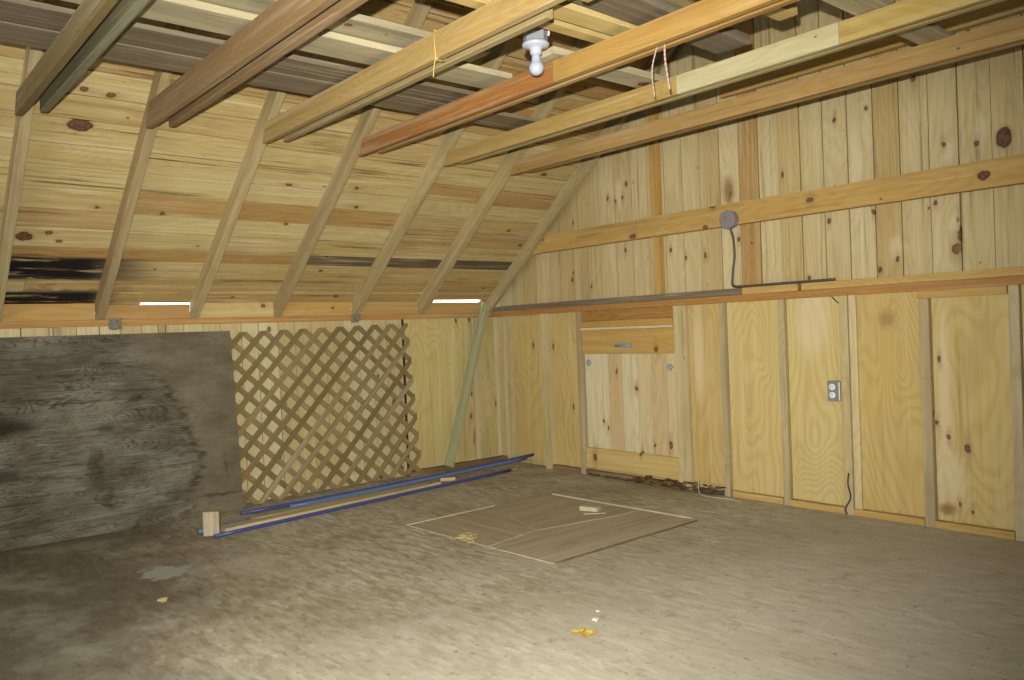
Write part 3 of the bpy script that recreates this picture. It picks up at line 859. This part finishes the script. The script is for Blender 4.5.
def ply(xa, xb, label, tone, z0=0.04, z1=1.2215, ya=.030):
    return piece('plywood_sheet', [lambda W: W.box(xa, xb, ya, ya + .011, z0, z1, 'z', tone=tone)], M['ply'], label, 'plywood sheet', 'plywood sheets between the gable studs')
ply(.207, .613, 'knotty plywood strip in the corner bay of the gable wall', .5, ya=.05)
ply(.692, 1.006, 'plywood panel between the pale thick stud and the small hatch', .4)
ply(2.027, 2.283, 'narrow plywood panel directly right of the small hatch', .7, z0=.06)
ply(2.327, 2.698, 'plywood panel second to the right of the hatch', .2)
ply(2.744, 3.076, 'plywood panel carrying the electrical outlet', .1)
ply(3.130, 3.510, 'plywood panel with swirling figure and star-shaped burr', .5)
ply(3.564, 3.928, 'plywood panel with black knots under the short header board', .3)
ply(3.977, 4.328, 'plywood panel past the dark stained end stud', .6)
piece('splintered_strip', [lambda W: W.box(3.131, 3.172, 0.012, 0.0295, 0.03, 1.2215, 'z', tone=1)], M['door'], 'pale splintered strip against the stud right of the outlet', 'strip')

def sill(xa, xb, label, mat, ya=-.004, z1=.038, tone=None):
    return piece('sill_board', [lambda W: W.box(xa, xb, ya, ya + .03, 0.001, z1, 'x', tone=tone)], M[mat], label, 'sill board', 'sill boards of the gable wall')
sill(.692, 1.006, 'dark brown sill between the thick pale stud and the hatch', 'brown', ya=.004)
sill(1.054, 1.923, 'dark damaged sill under the small hatch', 'brown', ya=.004)
sill(2.35, 2.698, 'tan sill board second to the right of the hatch', 'girt')
sill(2.744, 3.076, 'tan sill board below the outlet panel', 'girt')
sill(3.13, 3.510, 'tan sill board under the swirling plywood panel', 'girt')
sill(3.564, 3.928, 'tan sill board under the panel with black knots', 'girt')
sill(3.977, 4.328, 'sill board past the dark stained stud', 'girt')

# ------------------------------------------------------------------ small hatch door in the gable wall
piece('hatch_header', [lambda W: W.box(1.054, 1.923, 0.02, 0.05, 1.145, 1.2215, 'x', tone=.2)], M['header'], 'rough dark board filling the top of the hatch opening under the rail', 'header board')
piece('hatch_stop_board', [lambda W: W.box(1.054, 1.923, -0.004, 0.034, 1.098, 1.144, 'x', tone=.5)], M['rail'], 'orange-tan cross board just above the small hatch', 'header board')
door = empty('access_hatch', (1.49, 0.03, 0.05), 'small hatch of pale vertical boards with a barrel bolt in the gable wall', 'hatch')
dx = [1.060, 1.155, 1.295, 1.427, 1.572, 1.701, 1.831, 1.918]
dt = [.0, .0, .5, .05, .95, .5, .9]
wb = Wood()
for i in range(7):
    wb.box(dx[i], dx[i + 1] - .004, .030, .046, .05, 1.079, 'z', tone=dt[i])
wb.build('board_panel', M['door'], door)
wb = Wood(); wb.box(1.060, 1.918, .008, .0295, .905, 1.080, 'x', tone=.3); wb.build('top_rail', M['rail'], door)
wb = Wood(); wb.box(1.060, 1.918, .008, .0295, .055, .205, 'x', tone=1); wb.build('bottom_rail', M['rail'], door)
wb = Wood(); wb.box(1.060, 1.918, -.004, .03, 1.081, 1.0965, 'x', tone=0); wb.build('edge_strip', M['door'], door)
# barrel bolt
bolt = mesh('barrel_bolt', *tube_data([(1.40, -.006, .962), (1.545, -.006, .962)], .006, 10), M['steel'], door, True)
def flat(name, x0, x1, y0, y1, z0, z1, mat, parent=None, bev=.002):
    bm = bmesh.new()
    bmesh.ops.create_cube(bm, size=1)
    for v in bm.verts:
        v.co = Vector(((x0 + x1) / 2 + v.co.x * (x1 - x0), (y0 + y1) / 2 + v.co.y * (y1 - y0), (z0 + z1) / 2 + v.co.z * (z1 - z0)))
    b = min(bev, abs(x1 - x0) * .3, abs(y1 - y0) * .3, abs(z1 - z0) * .3)
    bmesh.ops.bevel(bm, geom=bm.edges[:], offset=b, segments=2, affect='EDGES')
    me = bpy.data.meshes.new(name)
    bm.to_mesh(me); bm.free()
    me.materials.append(mat)
    ob = bpy.data.objects.new(name, me)
    COL.objects.link(ob)
    if parent is not None:
        ob.parent = parent
        ob.location = -parent.location
    return ob
flat('bolt_plate', 1.395, 1.51, .003, .0078, .945, .979, M['steel'], door)
flat('bolt_knob', 1.538, 1.552, -.022, .0078, .945, .985, M['steel'], door)
for (xc, zc) in ((1.105, .838), (1.868, .812)):
    h = flat('turn_button', xc - .028, xc + .028, .018, .0295, zc - .008, zc + .008, M['steel'], door)
    flat('button_screw', xc - .008, xc + .012, .008, .0295, zc - .022, zc + .022, M['steel'], door)

# torn wood debris at the foot of the hatch
def scraps(name, n, x0, x1, y0, y1, mat, label, catg, seed, size=(.02, .06), h=.03):
    r = random.Random(seed)
    wdd = Wood()
    for i in range(n):
        c = Vector((r.uniform(x0, x1), r.uniform(y0, y1), r.uniform(.004, h)))
        a = r.uniform(-.7, .7)
        L = r.uniform(*size)
        d = Vector((math.cos(a), math.sin(a) * .5, r.uniform(-.12, .12))).normalized() * L / 2
        dz = abs(d.z) + .004
        c.z = max(c.z, dz)
        wdd.board(c - d, c + d, (0, r.uniform(.3, 1), r.uniform(-1, 1)), r.uniform(.006, .016), r.uniform(.002, .006), tone=r.random(), ch=.0005)
    ob = wdd.build(name, mat)
    return tag(ob, label, catg, kind='stuff')
scraps('rotten_wood_debris', 110, 1.55, 2.30, -.035, -.006, M['rot'], 'rotten dark wood crumbs along the foot of the hatch frame', 'debris', 3, size=(.02, .07), h=.06)
scraps('sill_debris', 50, 1.10, 1.60, -.014, -.004, M['rot'], 'small dark splinters along the sill under the hatch', 'debris', 5, size=(.01, .03), h=.02)

# ------------------------------------------------------------------ knee wall: visible plywood and corner studs
piece('eaves_plywood', [lambda W: W.box(-0.0295, -0.018, -.858, -.205, .045, 1.2195, 'z', tone=.3)], M['kneeply'], 'plywood panel on the low eaves wall between lattice and green leaning board', 'plywood panel')
piece('eaves_plywood', [lambda W: W.box(-0.0295, -0.018, -.115, .04, .045, 1.2195, 'z', tone=.8)], M['kneeply'], 'narrow plywood strip on the low eaves wall in the corner', 'plywood panel')
piece('eaves_stud', [lambda W: W.box(-0.0295, -0.008, -.200, -.120, .0, 1.2195, 'z', tone=.3)], M['palestud'], 'rough pale stud on the eaves wall just behind the green leaning board', 'stud')
piece('eaves_sill', [lambda W: W.box(-0.0175, 0.05, -.90, .08, .001, .038, 'y', tone=.5)], M['brown'], 'brown sill board at the foot of the eaves wall by the corner', 'sill board')
for (ya, lb) in ((-2.66, 'eaves wall stud end showing above the weathered plywood sheet, nearer the lattice'), (-3.25, 'eaves wall stud end above the weathered plywood sheet, away from the lattice')):
    piece('eaves_stud', [lambda W: W.box(-0.0295, 0.0, ya - .038, ya, .0, 1.2195, 'z', tone=.9)], M['stud'], lb, 'stud')

# ------------------------------------------------------------------ leaning things on the left
def sheet_local(name, length, height, thick, mat, loc, lean, yaw, label, catg):
    """A sheet whose visible end is at y = 0 and runs towards -y, standing on its long edge, leaning by lean."""
    W = Wood()
    nx, nz = 14, 8
    V, G, Fc = [], [], []
    for side in (0, 1):
        for i in range(nx + 1):
            for j in range(nz + 1):
                a, b = length * i / nx, height * j / nz
                bend = .010 * math.sin(math.pi * i / nx) + .006 * math.sin(2.1 * b + a)
                chip = 0
                V.append(Vector((bend + thick * side, -a, b)))
                G.append((a, b, 0.0))
    n = (nx + 1) * (nz + 1)
    idx = lambda s_, i, j: s_ * n + i * (nz + 1) + j
    for i in range(nx):
        for j in range(nz):
            Fc.append((idx(0, i, j), idx(0, i, j + 1), idx(0, i + 1, j + 1), idx(0, i + 1, j))[::-1])
            Fc.append((idx(1, i, j), idx(1, i, j + 1), idx(1, i + 1, j + 1), idx(1, i + 1, j)))
    for i in range(nx):
        Fc.append((idx(0, i, 0), idx(0, i + 1, 0), idx(1, i + 1, 0), idx(1, i, 0))[::-1])
        Fc.append((idx(0, i, nz), idx(0, i + 1, nz), idx(1, i + 1, nz), idx(1, i, nz)))
    for j in range(nz):
        Fc.append((idx(0, 0, j), idx(0, 0, j + 1), idx(1, 0, j + 1), idx(1, 0, j))[::-1])
        Fc.append((idx(0, nx, j), idx(0, nx, j + 1), idx(1, nx, j + 1), idx(1, nx, j)))
    W.v, W.g, W.f, W.t = V, G, Fc, [0.0] * len(V)
    ob = W.build(name, mat)
    bm = bmesh.new(); bm.from_mesh(ob.data); bmesh.ops.recalc_face_normals(bm, faces=bm.faces); bm.to_mesh(ob.data); bm.free()
    ob.location = loc
    ob.rotation_euler = Euler((0, lean, yaw))
    return tag(ob, label, catg)
sheet_local('plywood_sheet', 2.34, 1.172, .012, M['weathered'], (.139, -2.262, .001), -math.atan2(.109, 1.168), 0.0,
            'large weathered grey plywood sheet leaning on its long edge against the eaves wall', 'plywood sheet')

# lattice
def clip(poly, x0, x1, z0, z1):
    def cut(P, inside, inter):
        out = []
        for i in range(len(P)):
            a, b = P[i - 1], P[i]
            if inside(b):
                if not inside(a): out.append(inter(a, b))
                out.append(b)
            elif inside(a):
                out.append(inter(a, b))
        return out
    for ax, lim, sgn in ((0, x0, 1), (0, x1, -1), (1, z0, 1), (1, z1, -1)):
        if not poly: break
        ins = lambda p: (p[ax] - lim) * sgn >= -1e-9
        def it(a, b):
            t = (lim - a[ax]) / (b[ax] - a[ax])
            return (a[0] + (b[0] - a[0]) * t, a[1] + (b[1] - a[1]) * t)
        poly = cut(poly, ins, it)
    return poly
LW, LH, PITCH, SW = 1.45, 1.155, .1455, .036
lat = Wood()
hw = SW / 2 * math.sqrt(2)
for layer, sgn in ((0, 1), (1, -1)):
    k = -12
    while k * PITCH < LW + LH:
        u0 = k * PITCH + ((2 * LH) % PITCH if layer else 0)
        k += 1
        # slat centre line: u = u0 + sgn*z  (sgn=-1 shifts so that it covers)
        s0 = u0 if sgn > 0 else u0 + 0.0
        za, zb = -.2, LH + .2
        P = [(s0 + sgn * za - hw, za), (s0 + sgn * za + hw, za), (s0 + sgn * zb + hw, zb), (s0 + sgn * zb - hw, zb)]
        P = clip(P, 0, LW, 0, LH)
        if len(P) < 3: continue
        area = abs(sum(P[i - 1][0] * P[i][1] - P[i][0] * P[i - 1][1] for i in range(len(P)))) / 2
        if area < .0004: continue
        xo = .0065 * (1 - layer) + .0 
        poly = [(xo, p[0], p[1]) for p in P]
        lat.prism(poly, (1, 0, 0), .0062, (0, 1 * sgn, 1))
lo = lat.build('lattice_panel', M['lattice'])
lo.location = (.092, -2.272, .004)
lo.rotation_euler = Euler((math.radians(1.3), -math.atan2(.085, LH), 0))
tag(lo, 'diagonal brown wooden lattice panel leaning against the eaves wall', 'lattice panel')

# green leaning board
gr = Wood()
p0 = Vector((.095, -.565, .040)); p1 = Vector((-.0 + .028, -.070, 1.335))
gr.board(p0, p1, (0, 1, 0), .082, .022, tone=.5, nseg=4, bow=.004)
tag(gr.build('leaning_board', M['green']), 'greenish treated board leaning up to the end of the gable rail', 'board')

# pipes
def pipe(a, b, r, mat, label, sag=0.0):
    pts = [Vector(a).lerp(Vector(b), t / 12) + Vector((0, 0, -sag * math.sin(math.pi * t / 12))) for t in range(13)]
    return tag(tube('plastic_pipe', pts, r, mat, seg=12), label, 'pipe', 'blue pipes along the floor')
pipe((.330, -2.352, .0135), (.415, .060, .085), .0125, M['blue'], 'dark blue pipe nearest the lattice, its far end raised in the corner', .012)
pipe((.385, -2.05, .0125), (.452, -.06, .075), .0115, M['lightblue'], 'lighter blue pipe lying close alongside the dark one nearest the lattice', .006)
pipe((.790, -2.690, .0125), (.500, -.271, .0125), .0115, M['blue'], 'blue pipe lying on the open floor side of the boards')
pipe((.612, -2.715, .0125), (.56, -2.40, .0125), .0105, M['lightblue'], 'short pale blue pipe end poking out behind the wooden block')
# boards between the pipes
def floorboard(a, b, w_, th, mat, tone, label):
    W = Wood()
    W.board(Vector(a) + Vector((0, 0, th / 2 + .001)), Vector(b) + Vector((0, 0, th / 2 + .001)), (1, 0, 0), w_, th, tone=tone)
    return tag(W.build('floor_board', mat), label, 'board', 'boards lying between the pipes')
floorboard((.665, -2.60, 0), (.475, -.95, 0), .085, .022, M['palestud'], .3, 'tan board lying on the floor between the blue pipes')
floorboard((.512, -2.34, 0), (.41, -1.05, 0), .07, .017, M['palegrey'], .2, 'greyish board lying beside the dark blue pipe under the lattice')
blk = Wood()
blk.board((.700, -2.668, .001), (.700, -2.668, .136), (.55, .83, 0), .088, .038, tone=.9)
tag(blk.build('wood_block', M['hatchply']), 'greyish block of wood standing on end where the pipes begin', 'wood block')
blk = Wood()
blk.board((.385, -.86, .0135), (.435, -.76, .0135), (1, 0, 0), .05, .025, tone=.2)
tag(blk.build('wood_offcut', M['yellow']), 'small tan offcut of wood between the blue pipes near the green board', 'wood block')

# ------------------------------------------------------------------ boards laid on top of the joists
def stored(x0, x1, ya, yb, z, th, mat, tone, label, x0b=None, x1b=None):
    W = Wood()
    xa = (x0 + x1) / 2
    xb = ((x0b if x0b is not None else x0) + (x1b if x1b is not None else x1)) / 2
    W.board((xa, ya, z + th / 2), (xb, yb, z + th / 2), (1, 0, 0), x1 - x0, th, tone=tone)
    return tag(W.build('stored_board', mat), label, 'board', 'boards stored on top of the joists')
ZT = 2.2685
stored(1.76, 1.975, -5.2, -1.18, ZT, .02, M['grey'], .5, 'dark grey plank on the joists, closest to the sloping roof')
stored(1.985, 2.185, -5.2, -1.70, ZT, .02, M['grey'], .1, 'dark grey plank on the joists, second from the sloping roof')
stored(2.262, 2.455, -5.2, -1.80, ZT + .012, .028, M['palegrey'], .8, 'pale weathered plank on the joists beside the dark grey planks')
stored(2.42, 2.60, -5.2, -2.05, ZT + .045, .028, M['palegrey'], .2, 'pale plank lying over the edge of another pale plank on the joists')
stored(2.76, 2.90, -1.95, -1.20, ZT - .02, .03, M['palegrey'], .9, 'short pale board end above the joists beyond the light bulb')
stored(3.035, 3.095, -2.75, -1.75, ZT, .02, M['yellow'], .6, 'thin yellow strip on the joists just behind the light fixture')
stored(3.135, 3.235, -2.45, -1.70, ZT, .025, M['yellow'], .0, 'broad yellow strip on the joists above and behind the light fixture')
stored(3.31, 3.47, -2.9, -1.29, ZT, .04, M['grey'], .0, 'wide grey board on the joists with its cut end above the hanging wires', 3.245, 3.405)
stored(3.62, 3.70, -2.3, -1.42, ZT, .035, M['yellow'], .5, 'yellow board end above the joists right of the wide grey board')
stored(3.865, 3.985, -2.2, -.62, ZT - .03, .022, M['palegrey'], .9, 'tan board spanning the last two joists before the gable wall')

# ------------------------------------------------------------------ light fixture
lamp = empty('light_fixture', (2.908, -2.068, 2.268), 'bare white bulb in a porcelain holder under a metal box, hanging between collar ties', 'light fixture')
LX = (2.910, -2.065, 2.266)
lathe('metal_box', [(.048, .0), (.050, .002), (.050, .050), (.046, .052)], LX, M['steel'], lamp, 8, smooth=False)
lathe('lamp_holder', [(.021, -.050), (.023, -.047), (.025, -.030), (.028, -.024), (.050, -.020), (.056, -.014), (.056, -.007), (.050, .0), (.02, .0005)], (2.910, -2.065, 2.2652), M['porcelain'], lamp)
prof = []
for k in range(15):
    t = k / 14
    ang = math.pi * t * 0.72
    prof.append((max(.001, .0305 * math.sin(ang)), -.134 + .0305 - .0305 * math.cos(ang)))
prof += [(.0205, -.078), (.0185, -.066), (.018, -.046)]
lathe('light_bulb', prof, LX, M['bulb'], lamp)
tube('cable_loop', cat([(2.895, -2.075, 2.318), (2.900, -2.076, 2.352), (2.916, -2.057, 2.3535), (2.934, -2.036, 2.3395), (2.944, -2.022, 2.3146), (2.9425, -2.022, 2.292)], 6), .0045, M['white'], lamp, 8)
# bracket that carries the box from the strip above
wb = Wood(); wb.board((2.75, -2.10, 2.3135 + .02), (3.06, -2.06, 2.3135 + .02), (0, 1, 0), .036, .02, tone=.3) if False else None

tag(lathe('violet_stopper', [(.006, -.02), (.014, -.018), (.017, 0), (.016, .016), (.008, .022)], (3.372, -2.452, 2.183), M['foil'], None, 14, axis=(0, -1, .3)), 'small violet-grey plastic cap on the end of the pale joist', 'cap')
# yellow string round joist
jy, jh = RY[3] - .049, NZ[3] + NH[3] - ZJ
yf, yn = jy + .003, jy - .034 - .004
sx = 2.80
loop = [(sx, yn, ZJ + jh + .004), (sx + .004, yn - .001, ZJ + .05), (sx + .008, yn - .002, ZJ - .003), (sx + .012, yn + .02, ZJ - .005), (sx + .01, yf, ZJ - .003), (sx + .006, yf + .001, ZJ + .06), (sx, yf, ZJ + jh + .004), (sx, yn, ZJ + jh + .005)]
st = empty('tied_string', (sx, yn, ZJ), 'thin yellow string knotted round the pale joist near the bulb', 'string')
V, Fc = tube_data(loop, .0022, 6)
mesh('string_loop', V, Fc, M['twine'], st, True)
tube('string_end', cat([(sx + .008, yn - .004, ZJ - .002), (sx - .002, yn - .004, ZJ - .03), (sx - .012, yn - .002, ZJ - .065)], 4), .0022, M['twine'], st, 6)
tube('string_knot', cat([(sx + .0, yn - .006, ZJ + .004), (sx + .012, yn - .008, ZJ - .008), (sx + .03, yn - .006, ZJ - .002)], 4), .003, M['twine'], st, 6)
# twisted wires hanging from the third joist
def twist(a, b, c_, r, label):
    base = cat([a, b, c_], 14)
    V, Fc = [], []
    for ph in (0, math.pi):
        pts = [p + Vector((math.cos(ph + i * 1.1), math.sin(ph + i * 1.1), 0)) * r for i, p in enumerate(base)]
        v_, f_ = tube_data(pts, r * .75, 6)
        n = len(V)
        V += v_
        Fc += [tuple(q + n for q in f) for f in f_]
    return tag(mesh('twisted_wire', V, Fc, M['wire'], None, True), label, 'wire', 'wires hanging from the joist')
yw = YF[2] - .045
twist((3.367, yw, ZJ + .02), (3.335, yw, ZJ - .07), (3.342, yw + .0, ZJ - .175), .0018, 'longer twisted wire hanging from the orange joist beyond the bulb')
twist((3.398, yw, ZJ + .02), (3.400, yw, ZJ - .06), (3.416, yw, ZJ - .165), .0026, 'shorter thick twisted wire hanging from the orange joist beyond the bulb')

# ------------------------------------------------------------------ junction box, cable, outlet
jb = empty('junction_box', (2.405, 0, 1.732), 'grey octagonal junction box with red spot on the wide girt', 'junction box')
lathe('box_body', [(.056, .0), (.058, .002), (.058, .040), (.055, .042)], (2.405, -.0015, 1.732), M['boxgrey'], jb, 8, axis=(0, -1, 0), smooth=False)
lathe('box_cover', [(.059, .0425), (.059, .0455), (.05, .047)], (2.405, -.0015, 1.732), M['boxgrey'], jb, 8, axis=(0, -1, 0), smooth=False)
lathe('red_button', [(.008, .047), (.010, .049), (.007, .054)], (2.395, -.0015, 1.742), M['red'], jb, 12, axis=(0, -1, 0))
cab = cat([(2.407, -.012, 1.668), (2.400, .02, 1.62), (2.385, .050, 1.52), (2.362, .062, 1.42), (2.362, .050, 1.345), (2.395, .02, 1.322), (2.46, .008, 1.316), (2.60, .006, 1.316), (2.85, .006, 1.316), (3.06, .012, 1.316)], 8)
tag(tube('power_cable', cab, .0075, M['greycable']), 'grey cable dropping from the junction box and running along the gable rail', 'cable')

ob_ = empty('outlet_box', (3.04, .03, .69), 'grey surface box with a white double electrical outlet on plywood', 'electrical outlet')
flat('box_body', 3.008, 3.072, -.012, .0285, .634, .746, M['boxgrey'], ob_, .004)
flat('cover_plate', 3.007, 3.073, -.016, -.0125, .633, .747, M['boxgrey'], ob_, .001)
for zc in (.713, .667):
    f_ = lathe('receptacle', [(.0185, .0), (.0185, .004), (.017, .0055)], (3.037, -.0165, zc), M['white'], ob_, 20, axis=(0, -1, 0))
    for dxx in (-.006, .006):
        s_ = flat('slot', 3.037 + dxx - .0012, 3.037 + dxx + .0012, -.0228, -.0222, zc - .001, zc + .008, M['dark'], None, .0001)
        s_.parent = f_
        s_.location = (0, 0, 0)
        s_.matrix_parent_inverse = Matrix.Identity(4)
flat('side_strap', 3.0735, 3.079, -.0165, -.008, .637, .742, M['white'], ob_, .001)
tag(tube('loose_black_wire', cat([(3.11, -.006, .235), (3.105, -.008, .17), (3.118, -.008, .10), (3.09, -.012, .04), (3.10, -.02, .006)], 6), .004, M['black']), 'short black wire end at the foot of the stud beside the outlet', 'wire')
tag(tube('nail_wire', [(3.045, -.004, 1.218), (3.088, -.012, 1.180)], .003, M['black'], seg=6), 'short black wire end just under the gable rail near the outlet', 'wire')
tag(tube('loose_white_string', cat([(2.12, -.045, .075), (2.13, -.062, .035), (2.17, -.085, .004), (2.30, -.095, .004), (2.36, -.08, .004), (2.47, -.10, .004)], 6), .0022, M['chip'], seg=6), 'thin white string curling on the floor right of the hatch', 'string')

# twine knots at the plate
def tangle(cen, rad, n, mat, label, seed, r=.0025):
    rr = random.Random(seed)
    V, Fc = [], []
    for i in range(n):
        pts = [Vector(cen) + Vector((rr.uniform(0.0, 1) * rad * .6, rr.uniform(-1, 1) * rad, rr.uniform(-1, 1) * rad)) for _ in range(4)]
        v_, f_ = tube_data(cat(pts, 5), r, 5)
        nn = len(V)
        V += v_
        Fc += [tuple(q + nn for q in f) for f in f_]
    return tag(mesh('twine_knot', V, Fc, mat, None, True), label, 'twine', 'knots of twine under the rafter feet')
tangle((.004, -1.30, 1.240), .034, 16, M['greytwine'], 'grey twine knotted over the eaves plate above the lattice', 1, .004)
tangle((.004, -2.955, 1.232), .036, 16, M['greytwine'], 'greenish-grey twine clump on the eaves plate above the plywood sheet', 2, .004)

# ------------------------------------------------------------------ floor hatch and litter
ht = empty('floor_hatch', (1.97, -1.22, 0), 'dusty plywood trapdoor panel let into the strand board floor', 'floor hatch')
H = [(1.39, -1.80), (1.38, -.72), (2.56, -.66), (2.575, -1.76)]
def quad(name, P, z0, z1, mat, long_dir, parent, tone=None):
    W = Wood()
    W.prism([(p[0], p[1], z0) for p in P], (0, 0, 1), z1 - z0, long_dir, tone=tone)
    return W.build(name, mat, parent)
quad('panel_board', [(1.39, -1.80), (1.385, -1.19), (2.035, -1.41), (2.10, -1.78)], .0006, .006, M['hatchply'], (1, .0, 0), ht, .8)
quad('panel_board', [(1.385, -1.17), (1.385, -.72), (2.14, -.69), (2.14, -.84), (2.04, -1.39)], .0006, .005, M['hatchply'], (0, 1, 0), ht, .5)
quad('panel_board', [(2.16, -.69), (2.56, -.66), (2.575, -1.76), (2.115, -1.78), (2.05, -1.41), (2.16, -.84)], .0006, .006, M['hatchply'], (0, 1, 0), ht, .1)
We = Wood()
rr = random.Random(9)
for k in range(30):
    ya_ = -1.755 + k * .0365
    We.board((2.572 - k * .0004 + rr.uniform(-.003, .003), ya_, .004), (2.572 - k * .0004 + rr.uniform(-.003, .003), ya_ + .04, .004), (1, 0, 0), rr.uniform(.008, .018), .006, tone=.0)
We.build('splintered_edge', M['brown'], ht)
def strip(a, b, w_, th, mat, label, nm='wood_strip', z=.0065):
    W = Wood()
    W.board(Vector((*a, z + th / 2)), Vector((*b, z + th / 2)), (a[1] - b[1], b[0] - a[0], 0), w_, th, tone=.5)
    return tag(W.build(nm, mat), label, 'strip of wood', 'pale strips on the floor')
strip((1.40, -1.815), (1.39, -1.16), .014, .008, M['palegrey'], 'thin pale strip along the lattice side of the floor hatch', z=.0065)
strip((1.43, -.690), (2.52, -.655), .018, .012, M['palegrey'], 'long pale strip along the gable side of the floor hatch')
strip((1.98, -.965), (2.06, -.86), .016, .006, M['palegrey'], 'short pale sliver on the middle of the floor hatch')
blk = Wood()
blk.board((1.885, -.885, .020), (1.995, -.845, .020), (0, 1, 0), .055, .026, tone=.8)
tag(blk.build('wood_offcut', M['palegrey']), 'small pale block of wood lying on the floor hatch', 'wood block')
def litter(name, cen, rad, n, mat, label, catg, seed, flatz=.01):
    rr = random.Random(seed)
    W = Wood()
    for i in range(n):
        a = rr.uniform(0, 6.28)
        c = Vector((cen[0] + rr.gauss(0, rad * .45), cen[1] + rr.gauss(0, rad * .45), cen[2] + rr.uniform(.002, flatz)))
        d = Vector((math.cos(a), math.sin(a), rr.uniform(-.1, .1))) * rr.uniform(.3, .8) * rad
        W.board(c - d, c + d, (-d.y, d.x, rr.uniform(-.5, .5) * d.length), rr.uniform(.08, .25) * rad, .002, ch=.0004)
    zmin = min(v.z for v in W.v)
    for v in W.v: v.z += cen[2] + .0008 - zmin
    return tag(W.build(name, mat), label, catg)
litter('straw_clump', (1.93, -1.80, .006), .055, 30, M['straw'], 'small clump of straw at the near corner of the floor hatch', 'straw', 4, .03)
rr = random.Random(5)
V, Fc = [], []
NL = 9
for a in range(NL):
    for b in range(NL):
        u, v = a / (NL - 1) * 2 - 1, b / (NL - 1) * 2 - 1
        wdt_ = (1 - abs(u) ** 1.6) * (.75 + .25 * math.sin(7 * u + 1))
        V.append(Vector((3.285 + u * .048 * .75 - v * wdt_ * .02, -2.285 + u * .048 * .55 + v * wdt_ * .026, .010 + .007 * math.sin(5 * u + 3 * v) + rr.uniform(0, .006))))
for a in range(NL - 1):
    for b in range(NL - 1):
        Fc.append((a * NL + b, a * NL + b + 1, (a + 1) * NL + b + 1, (a + 1) * NL + b))
zm = min(v.z for v in V)
for v in V: v.z += .001 - zm
lf = mesh('dry_leaf', V, Fc, M['leaf'])
sm = lf.modifiers.new('thickness', 'SOLIDIFY'); sm.thickness = .0012
tag(lf, 'crumpled amber leaf on the open floor', 'leaf')
def crumb(x_, y_, r_, label, mat='chip', nm='crumb'):
    bm = bmesh.new()
    bmesh.ops.create_icosphere(bm, subdivisions=2, radius=r_)
    rr = random.Random(int(x_ * 1000))
    for v in bm.verts:
        v.co *= rr.uniform(.7, 1.25)
        v.co.z *= .5
    mz = min(v.co.z for v in bm.verts)
    me = bpy.data.meshes.new(nm)
    bm.to_mesh(me); bm.free()
    me.materials.append(M[mat])
    ob = bpy.data.objects.new(nm, me)
    COL.objects.link(ob)
    ob.location = (x_, y_, .0008 - mz)
    return tag(ob, label, 'crumb')
crumb(3.16, -2.085, .009, 'tiny white crumb on the floor, further from the amber leaf')
crumb(3.22, -2.16, .014, 'white crumb on the floor just behind the amber leaf')
crumb(1.745, -3.26, .020, 'pale crumb on the floor in front of the pale splash', 'straw')
crumb(.47, -.20, .013, 'white crumb on the floor by the raised pipe end')
crumb(1.31, -.005, .009, 'white bead standing in for a speck of daylight under the hatch')  # white bead imitates daylight coming through a small hole
